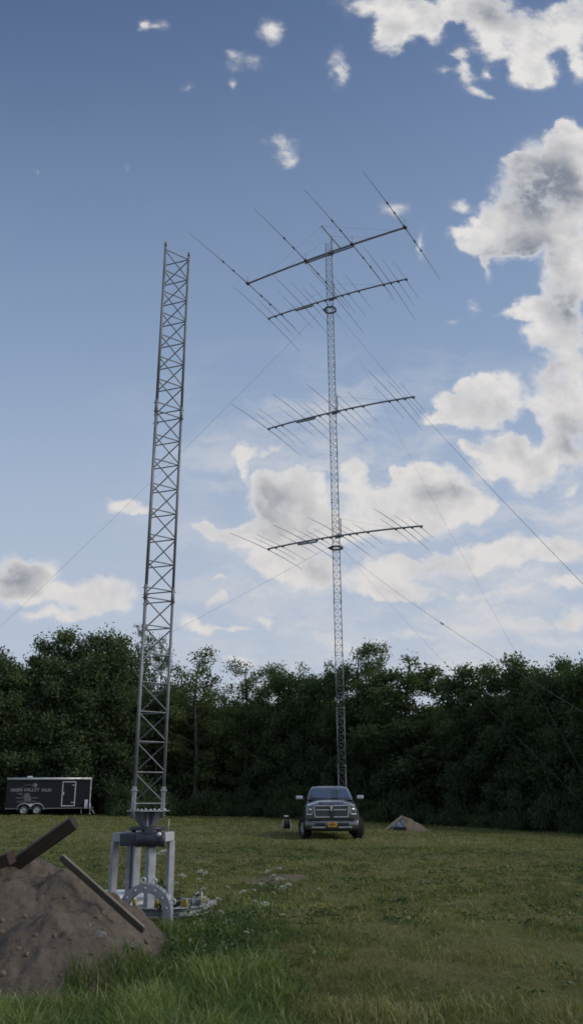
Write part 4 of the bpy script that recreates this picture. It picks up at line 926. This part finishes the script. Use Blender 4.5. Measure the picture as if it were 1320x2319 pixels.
jk = MB(); jk.tube([(TL / 2 + .02, .3, .75), (TL / 2 + .02, .3, .06)], .04, 8); jk.lathe([(0, 0), (.11, 0), (.11, .03), (0, .03)], (TL / 2 + .02, .3, .03), 'z', 12); jk.build('jack', M['trim'], tq)
tg = MB(); tg.bar((TL / 2 - .1, .5, .45), (TL / 2 + .25, TW / 2, .45), .08, .1); tg.bar((TL / 2 - .1, TW - .5, .45), (TL / 2 + .25, TW / 2, .45), .08, .1); tg.build('tongue', M['galv_old'], tq)
MB().bar((TL / 2 + .16, .10, .34), (TL / 2 + .34, .10, .06), .05, .05).build('stand', M['trim'], tq)
MB().tube([(2.3, .2, Z0), (2.3, .2, .06)], .04, 8).build('rear_leg', M['trim'], tq)
# lettering and artwork on the side
def text(s, size, x, z, mat, parent, name, bold=.0, shear=0):
    cu = bpy.data.curves.new(name, 'FONT'); cu.body = s; cu.size = size; cu.align_x = 'CENTER'; cu.align_y = 'CENTER'; cu.extrude = .003; cu.offset = bold; cu.shear = shear
    tmp = bpy.data.objects.new(name + '_curve', cu); COL.objects.link(tmp)
    me = bpy.data.meshes.new_from_object(tmp.evaluated_get(bpy.context.evaluated_depsgraph_get())); bpy.data.objects.remove(tmp); bpy.data.curves.remove(cu)
    me.materials.clear(); me.materials.append(mat); me.name = name
    o = link(name, me, parent); o.rotation_euler = (R(90), 0, 0); o.location = (x, -.007, z); return o
text('GREEN', .26, -2.17, 1.66, M['vinyl'], tq, 'lettering', .006, .1)
text('VALLEY', .31, -1.18, 1.67, M['vinyl'], tq, 'lettering', .004, .1)
text('SALES', .26, -.17, 1.65, M['vinyl'], tq, 'lettering', .006, .1)
ar = MB()
for a, b in (((-1.98, 1.80), (-1.36, 2.05)), ((-1.36, 2.05), (-.86, 1.82))): ar.bar((a[0], -.006, a[1]), (b[0], -.006, b[1]), .012, .045, (0, 1, 0))
ar.build('roof_artwork', M['vinyl'], tq)
ar = MB(); ar.prism([(-1.56, 1.46), (-1.32, 1.46), (-1.20, 1.22), (-1.14, 1.20), (-1.14, .96), (-1.62, .96), (-1.62, 1.14), (-1.70, 1.20)], -.009, -.003, 'y'); ar.build('house_artwork', M['vinyl_dim'], tq)
ar = MB(); ar.lathe([(0, -.008), (.17, -.008), (.17, -.003)], (-.98, 0, 1.95), 'y', 14); ar.bar((-.96, -.006, 1.80), (-.94, -.006, 1.5), .006, .05, (0, 1, 0)); ar.build('tree_artwork', M['vinyl_dim'], tq)
ar = MB()
for x0, x1, z, h in ((-2.18, -1.70, 1.14, .06), (-1.10, -.68, 1.14, .06), (-2.1, -.8, .93, .035), (-2.05, -.85, .86, .03), (-2.15, -1.75, 1.44, .05), (-1.95, -1.72, 1.36, .05)): ar.box(((x0 + x1) / 2, -.006, z), (x1 - x0, .008, h))
ar.build('line_artwork', M['vinyl_dim'], tq)

# ------------------------------------------------------------------ cable spool
sx_, sy_ = -.33, 39.8
sp = empty('cable_spool', (sx_, sy_, gz(sx_, sy_)), R(6), 'dark cable reel on a low stand in the grass left of the pickup', 'cable reel')
sp.scale = (.85, .85, .85)
MB().lathe([(.0, -.17), (.20, -.17), (.20, .17), (0, .17)], (0, 0, .29), 'x', 24).build('cable_winding', M['rubber'], sp)
for s in (-1, 1):
    MB().lathe([(0, s * .17), (.255, s * .17), (.255, s * .19), (0, s * .19)], (0, 0, .29), 'x', 26).build('flange', M['galv_dull'], sp)
    MB().bar((s * .225, -.10, 0), (s * .225, 0, .32), .03, .03).build('stand_leg', M['galv'], sp); MB().bar((s * .225, .10, 0), (s * .225, 0, .32), .03, .03).build('stand_leg', M['galv'], sp)
hdl = MB(); hdl.tube([(-.02, 0, .5), (-.02, 0, .70)], .008, 6); hdl.build('tag_wire', M['cable'], sp); MB().box((-.01, 0, .71), (.24, .05, .06), None, .012).build('pale_tag', M['white'], sp)

M['tarp'] = simple('grey_blue_sheet', (.24, .27, .33), .5, 0, .35, 14)
M['pale_wood'] = wood('pale_board', (.30, .26, .20), (.46, .41, .33))
# ------------------------------------------------------------------ far soil pile with plank and sheet
fx, fy = 5.42, 44.6
def pile_h(x, y):
    r = np.hypot((x - .05) / np.where(x > 0, 1.05, .74), y / .95); return .72 * np.clip(1.06 - np.sqrt(r ** 2 + .02), -.1, .93) + .34 * (fbm(x * 2.6 + 7, y * 3, 4, 77) - .45) + .06 * (fbm(x * 11, y * 11, 2, 5) - .4)
gxs = np.linspace(-1.4, 1.5, 50); X, Y = np.meshgrid(gxs, np.linspace(-1.4, 1.4, 46), indexing='ij'); Z = np.maximum(pile_h(X, Y), -.08)
idx = np.arange(X.size).reshape(X.shape); q = np.stack([idx[:-1, :-1], idx[1:, :-1], idx[1:, 1:], idx[:-1, 1:]], -1).reshape(-1, 4)
q = q[(pile_h(X, Y).ravel()[q] > -.05).any(1)]; us, inv = np.unique(q, return_inverse=True)
o = link('dirt_mound', np_mesh('small_mound', np.stack([X, Y, Z], -1).reshape(-1, 3)[us], inv.ravel(), np.full(len(q), 4), M['soil_far'], None, True)); o.location = (fx, fy, gz(fx, fy) + .02)
tag(o, 'small greyish soil pile far out in the field right of the pickup', 'dirt mound')
gzf = gz(fx, fy)
board('plank', (fx - 1.02, fy - 1.0, gzf + .05), (fx - .12, fy - .86, gzf + .70), .16, .07, M['pale_wood'], 'pale plank leaning against the far small soil pile', 'plank')
board('plank', (fx - .10, fy - 1.02, gzf + .60), (fx + .02, fy - 1.06, gzf + .36), .05, .04, M['plank_edge'], 'short pale batten on the face of the far small soil pile', 'batten')
cp = empty('crumpled_sheet', (fx - .36, fy - 1.14, gzf), R(-12), 'crumpled pale blue-grey plastic sheet below the plank at the far soil pile', 'sheet')
V = []; 
for i in range(9):
    for j in range(7): V.append((-.30 + .58 * i / 8, .10 * math.sin(i * 1.7 + j) * .4 + .05 * j / 6, .08 + .36 * j / 6 * (.6 + .5 * i / 8) + .05 * math.sin(i * 2.3 + j * 1.9)))
MB().add(V, [(i * 7 + j, (i + 1) * 7 + j, (i + 1) * 7 + j + 1, i * 7 + j + 1) for i in range(8) for j in range(6)], False).build('sheet', M['tarp'], cp)
MB().box((.06, .10, .10), (.62, .3, .2), None, .05).build('dark_block', M['black'], cp)  # black block low under the sheet
# ------------------------------------------------------------------ trees
def crown_env(kind, t):
    t = np.asarray(t, float)
    if kind == 'conical': return np.clip((1 - t) ** .75, 0, 1) * np.clip(.55 + t * 3, 0, 1)
    if kind == 'aspen': return np.clip(.55 + .45 * np.sin(t * 9), .3, 1) * np.clip((1 - t) * 3.2, 0, 1) ** .6
    if kind == 'oak': return np.clip(1 - np.abs((t - .58) / .60) ** 2.6, .2, 1) ** .6
    if kind == 'loose': return np.clip(1 - np.abs((t - .5) / .62) ** 2.8, .22, 1) ** .7
    return np.clip(1 - np.abs((t - .48) / .60) ** 2.4, .16, 1) ** .65
def make_tree_mesh(kind, seed):
    """unit tree: 10 high, crown half width about 1.9"""
    rg_ = np.random.default_rng(seed); H = 10.0; W = 1.95
    base = {'dense': 1.3, 'conical': 1.1, 'aspen': 2.6, 'oak': 1.7, 'loose': 1.9}[kind]
    tr = MB(); n = 12; ph = rg_.uniform(0, 6, 4)
    tp = [Vector((.16 * math.sin(i * .5 + ph[0]) * i / n, .16 * math.sin(i * .6 + ph[1]) * i / n, -.25 + (H * .95 + .25) * i / n)) for i in range(n + 1)]
    r0 = {'aspen': .10, 'conical': .13}.get(kind, .15)
    tr.tube(tp, [r0 * (1 - .9 * i / n) ** .8 + .012 for i in range(n + 1)], 8)
    cl = []
    nl = {'dense': 34, 'conical': 40, 'aspen': 20, 'oak': 26, 'loose': 26}[kind]
    for k in range(nl):
        t = (k + rg_.uniform(0, 1)) / nl; z = base + (H * .97 - base) * t; a = k * 2.399 + rg_.uniform(-.5, .5)
        Rr = W * float(crown_env(kind, t)) * rg_.uniform(.62, 1.08)
        i = min(n - 1, max(0, int((z - .8) / (H * .95) * n))); s = tp[i].lerp(tp[i + 1], .5)
        up = {'oak': .35, 'aspen': .9, 'conical': .05}.get(kind, .35)
        e = Vector((s.x + math.cos(a) * Rr, s.y + math.sin(a) * Rr, min(H, s.z + up * Rr + rg_.uniform(-.1, .35))))
        mid = s.lerp(e, .5) + Vector((0, 0, .10 * Rr))
        tr.tube([s, mid, e], [.05 * (1 - t) + .018, .03 * (1 - t) + .012, .008], 5)
        for f in (1.0, .72, .46) if Rr > .6 else (1.0, .6):
            p = s.lerp(e, f)
            for j in range(2 if kind in ('aspen', 'loose') else 3):
                q = p + Vector(rg_.normal(0, .20 * W * (.35 + .5 * (1 - f)), 3)); q.z += .10; cl.append((q.x, q.y, min(q.z, H)))
    cl.append((tp[-1].x, tp[-1].y, H * .985)); cl.append((tp[-1].x + .1, tp[-1].y, H * .95))
    cl = np.array(cl)
    size = {'dense': .092, 'conical': .085, 'aspen': .08, 'oak': .098, 'loose': .085}[kind]
    per = {'dense': 84, 'conical': 66, 'aspen': 44, 'oak': 78, 'loose': 58}[kind]
    sp = {'dense': .30, 'conical': .24, 'aspen': .22, 'oak': .27, 'loose': .27}[kind]
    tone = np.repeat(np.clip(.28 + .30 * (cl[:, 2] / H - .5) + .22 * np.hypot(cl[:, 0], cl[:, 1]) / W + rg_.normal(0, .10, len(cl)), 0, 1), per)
    c = np.repeat(cl, per, 0); m = len(c); c = c + rg_.normal(0, 1, (m, 3)) * np.array([sp, sp, sp * .7])
    t = rg_.normal(0, 1, (m, 3)); t[:, 2] -= .3; t /= np.linalg.norm(t, axis=1, keepdims=True)
    u = np.cross(t, rg_.normal(0, 1, (m, 3))); u /= np.linalg.norm(u, axis=1, keepdims=True)
    s = size * rg_.uniform(.55, 1.35, m)[:, None]
    V = np.stack([c - t * s, c + u * s * .52 - t * s * .1, c + t * s, c - u * s * .52 - t * s * .1], 1).reshape(-1, 3)
    tn = np.repeat(np.clip(tone + rg_.normal(0, .06, m), 0, 1), 4)
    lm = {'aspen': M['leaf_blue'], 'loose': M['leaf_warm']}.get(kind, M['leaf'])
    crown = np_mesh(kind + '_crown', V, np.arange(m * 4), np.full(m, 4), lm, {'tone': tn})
    me = bpy.data.meshes.new('trunk'); me.from_pydata(tr.v, [], tr.f); me.update(); me.polygons.foreach_set('use_smooth', tr.sm)
    me.materials.append(M['bark_pale'] if kind == 'aspen' else M['bark'])
    return me, crown
TM = {k: [make_tree_mesh(k, 100 * i + s) for s in range(nv)] for i, (k, nv) in enumerate([('dense', 4), ('conical', 2), ('aspen', 2), ('oak', 3), ('loose', 3)])}
PALE = {}
def tree(kind, x, y, h, w, label, group, v=None, pale=False, name='tree'):
    tm, cm = TM[kind][(v if v is not None else random.randrange(99)) % len(TM[kind])]
    root = empty(name, (x, y, gz(x, y)), random.uniform(0, 6.28), label, 'tree', group)
    sx = w / 1.95 if kind != 'aspen' else w / 1.5
    if pale and kind != 'aspen':
        if kind not in PALE:
            PALE[kind] = tm.copy(); PALE[kind].materials.clear(); PALE[kind].materials.append(M['bark_pale'])
            PALE[kind, 'c'] = cm
        tm, cm = PALE[kind], PALE[kind, 'c']
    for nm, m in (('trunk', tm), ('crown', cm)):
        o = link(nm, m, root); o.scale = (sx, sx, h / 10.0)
    return root
FRONT = [
(-24.05,62.54,11.11,2.4,'dense','dense tree of the wood edge beyond the left border of the view'),
(-22.12,63.24,11.22,2.3,'dense','dark tree at the far left edge, crown cut by the border'),
(-19.49,64.10,12.59,2.1,'conical','pointed tree above the left end of the trailer'),
(-17.19,64.76,13.27,2.3,'dense','tall dense tree behind the middle of the trailer'),
(-14.19,65.48,13.44,2.6,'dense','tallest broad dark tree just left of the near tower'),
(-12.01,67.44,14.35,1.25,'aspen','tall thin sparse tree whose top shows just left of the near tower'),
(-10.58,67.68,13.25,1.1,'aspen','thin sparse tree seen through the near lattice tower'),
(-7.43,66.59,11.95,2.3,'loose','loose airy tree right of the near tower with sky showing through its top'),
(-3.65,66.90,11.30,1.95,'loose','light loose tree with small round top, between the two towers'),
(-1.08,65.38,11.08,1.7,'dense','even green tree between the towers, left of the pickup'),
(0.85,64.04,10.83,1.7,'dense','green tree above the left mirror of the pickup'),
(2.69,62.65,10.87,1.45,'oak','dark tree directly behind the tall tower'),
(4.62,61.05,11.58,1.6,'oak','high rounded tree just right of the tall tower'),
(6.06,59.76,11.53,1.3,'loose','slender ragged-topped tree, second right of the tall tower'),
(7.69,58.17,10.76,2.6,'oak','broad open tree with many sky gaps above the far soil pile'),
(11.04,54.37,9.73,1.85,'dense','dense tree right of the dip in the tree line'),
(12.31,52.67,9.46,1.7,'oak','rounded tree where the low guy wire crosses the tree line'),
(13.58,50.79,9.87,1.6,'dense','taller dark tree near the right edge of the view'),
(14.44,49.36,8.77,1.3,'dense','shorter dark tree near the right edge, between two taller ones'),
(15.17,48.04,9.31,1.6,'dense','dark tree at the right edge of the view'),
(16.23,45.87,8.97,1.8,'dense','dense tree of the wood edge just beyond the right border'),
(17.16,43.61,8.42,1.7,'oak','rounded tree of the wood edge beyond the right border')]
for i, (x, y, h, w, k, lab) in enumerate(FRONT):
    h += .0175 * max(0, -x)
    tree(k, x, y, h * {'oak': 1.0, 'loose': 1.0}.get(k, .995), w * 1.12, lab, 'trees along the edge of the wood', i, pale=(k == 'loose'))
def edge_y(x): return np.interp(x, [-30, -14, -4, 4, 8, 12, 15, 18, 22], [60.5, 65.5, 66.9, 61.5, 58, 52.8, 48.4, 42.5, 36])
BL = 'dark tree standing deeper in the wood behind the front row'
xs_ = np.arange(-32, 24, 1.9)
for row, (dy, f) in enumerate(((2.6, .84), (5.5, .86), (9.0, .90))):
    for i, x in enumerate(xs_):
        x = x + random.uniform(-.7, .7) + row * .8; y = float(edge_y(x)) + dy + random.uniform(-.8, .8)
        y0 = float(edge_y(x)); top = (float(np.interp(x * y0 / y, [-30, -17, -12, -7, -3.6, 0, 4.6, 7.7, 9.6, 11, 13.6, 17, 24], [11.0, 12.4, 12.0, 10.4, 10.0, 9.9, 10.2, 9.4, 7.9, 8.6, 8.6, 7.8, 7.5]))) * (y / y0) * f
        tree(random.choice(['dense', 'conical', 'oak', 'conical', 'dense', 'loose']), x, y, top * random.uniform(.84, .99), random.uniform(1.7, 2.4), BL, 'trees deeper in the wood', pale=random.random() < .2)
# undergrowth: shrubs and saplings along the foot of the wood
def shrub_mesh(seed):
    rg_ = np.random.default_rng(seed); n = 34
    a = rg_.uniform(0, 6.28, n); r = np.sqrt(rg_.uniform(0, 1, n)); z = rg_.uniform(.1, 1, n) * (1.05 - .75 * r ** 2)
    cl = np.stack([np.cos(a) * r, np.sin(a) * r, z], -1)
    V, L, T, tn = leaf_cloud(cl, 90, (.17, .17, .10), .055, .34, .16)
    st = MB()
    for k in range(9): st.tube([(0, 0, -.1), tuple(cl[k] * np.array([.45, .45, .5])), tuple(cl[k])], [.03, .018, .006], 5)
    me = bpy.data.meshes.new('stems'); me.from_pydata(st.v, [], st.f); me.update(); me.materials.append(M['bark'])
    return me, V, L, T, tn
SH = []
for s in range(4):
    st, V, L, T, tn = shrub_mesh(900 + s)
    SH.append((st, np_mesh('shrub_foliage', V, L, T, M['leaf_warm' if s == 3 else 'leaf'], {'tone': tn})))
for i, x in enumerate(np.arange(-27, 21, .95)):
    x = x + random.uniform(-.35, .35); y = float(edge_y(x)) - random.uniform(1.2, 2.4)
    if -22 < x < -12.8: y = max(y, float(edge_y(x)) + 1.2, 65.4)
    st, fo = SH[3 if random.random() < .2 else random.randrange(3)]
    root = empty('shrub', (x, y, gz(x, y)), random.uniform(0, 6), 'low dark leafy bush in the undergrowth along the foot of the wood', 'shrub', 'bushes along the foot of the wood')
    w = random.uniform(.8, 1.35); h = random.uniform(.8, 2.3)
    for nm, m in (('stems', st), ('foliage', fo)):
        o = link(nm, m, root); o.scale = (w, w, h)
root = empty('shrub', (-10.4, 62.4, gz(-10.4, 62.4)), 1, 'wider green bush standing between the trailer and the near tower', 'shrub', 'bushes along the foot of the wood')
for nm, m in (('stems', SH[1][0]), ('foliage', SH[1][1])): o = link(nm, m, root); o.scale = (2.2, 1.6, 2.5)

# ------------------------------------------------------------------ wild flowers
FL = [(-1.54,12.51,0.42,.052),(-1.23,12.14,0.49,.06),(-1.29,12.43,0.38,.03),(-1.61,12.50,0.33,.035),(-0.44,14.99,0.27,.05),(-0.24,15.20,0.30,.04),(-0.23,14.50,0.20,.05),(-0.35,14.80,0.22,.045),(-0.17,13.50,0.17,.05),(-0.09,13.80,0.18,.05),(-0.73,12.98,0.17,.045),(-0.99,11.96,0.18,.04),(-1.13,11.54,0.23,.055),(-1.10,11.25,0.17,.05),(-0.38,11.99,0.12,.05),(-0.53,12.19,0.13,.03),(-0.65,11.18,0.12,.03),(-0.67,10.18,0.1,.03),(-0.74,10.47,0.12,.03),(-1.05,10.95,0.14,.025),(-0.87,10.97,0.15,.03),(-1.61,11.08,0.80,.062),(-1.19,11.94,0.31,.035),(-0.58,13.19,0.17,.03),(-0.51,13.79,0.2,.03),(-.95,13.1,.22,.03),(-.3,13.1,.14,.028),(.35,13.6,.14,.03),(-.15,10.9,.12,.026),(-.5,9.6,.12,.025)]
def flower_meshes(seed, yellow=False):
    rg_ = np.random.default_rng(seed); n = 26
    a = rg_.uniform(0, 6.28, n); r = np.sqrt(rg_.uniform(0, 1, n)); c = np.stack([np.cos(a) * r, np.sin(a) * r, .42 * (1 - r ** 2)], -1)
    V, L, T, tn = leaf_cloud(c, 7, (.09, .09, .05), .11, .6, .25)
    head = np_mesh('flower_head', V, L, T, M['petal_y' if yellow else 'petal'], {'tone': tn})
    st = MB(); st.tube([(0, 0, 0), (.03, .01, .5), (0, 0, 1)], [.006, .005, .004], 5)
    sm = bpy.data.meshes.new('stem'); sm.from_pydata(st.v, [], st.f); sm.update(); sm.materials.append(M['stem'])
    V, L, T, tn = leaf_cloud(np.array([[.02, 0, .25], [-.02, .02, .45], [.02, -.02, .62]]), 7, (.03, .03, .05), .045, .5)
    return head, sm, np_mesh('flower_leaves', V, L, T, M['weed'], {'tone': tn})
M['stem'] = simple('green_stem', (.06, .09, .03), .8, 0, .2, 10)
FM = [flower_meshes(300 + i) for i in range(4)]; FY = flower_meshes(350, True)
def flower(x, y, z, r, fm, label, group):
    g0 = gz(x, y) - .02; h = max(.10, z - g0)
    root = empty('wildflower', (x, y, g0), random.uniform(0, 6), label, 'wildflower', group)
    o = link('stem', fm[1], root); o.scale = (1, 1, h)
    o = link('leaves', fm[2], root); o.scale = (1, 1, h)
    o = link('flower_head', fm[0], root); r *= 1.2; o.scale = (r, r, r); o.location = (0, 0, h); o.rotation_euler = (random.uniform(-.5, .5), random.uniform(-.5, .5), 0)
for i, (x, y, z, r) in enumerate(FL):
    lab = 'small white umbel flower in the grass right of the tower base'
    grp = 'white wildflowers in the grass'
    if i == 21: lab = 'tallest white umbel flower, in front of the right post of the tower base'
    elif i == 1: lab = 'largest white umbel flower standing clear above the grass right of the steel hoop'
    elif i == 0: lab = 'white umbel flower just above the steel hoop'
    flower(x, y, z, r, FM[i % 4], lab, grp)
for i in range(7):
    x, y = .55 + random.uniform(-.35, .4), 11.3 + random.uniform(-.8, .7)
    flower(x, y, gz(x, y) + .12, .022, FY, 'tiny yellow flower in the mown grass', 'tiny yellow wildflowers in the mown grass')
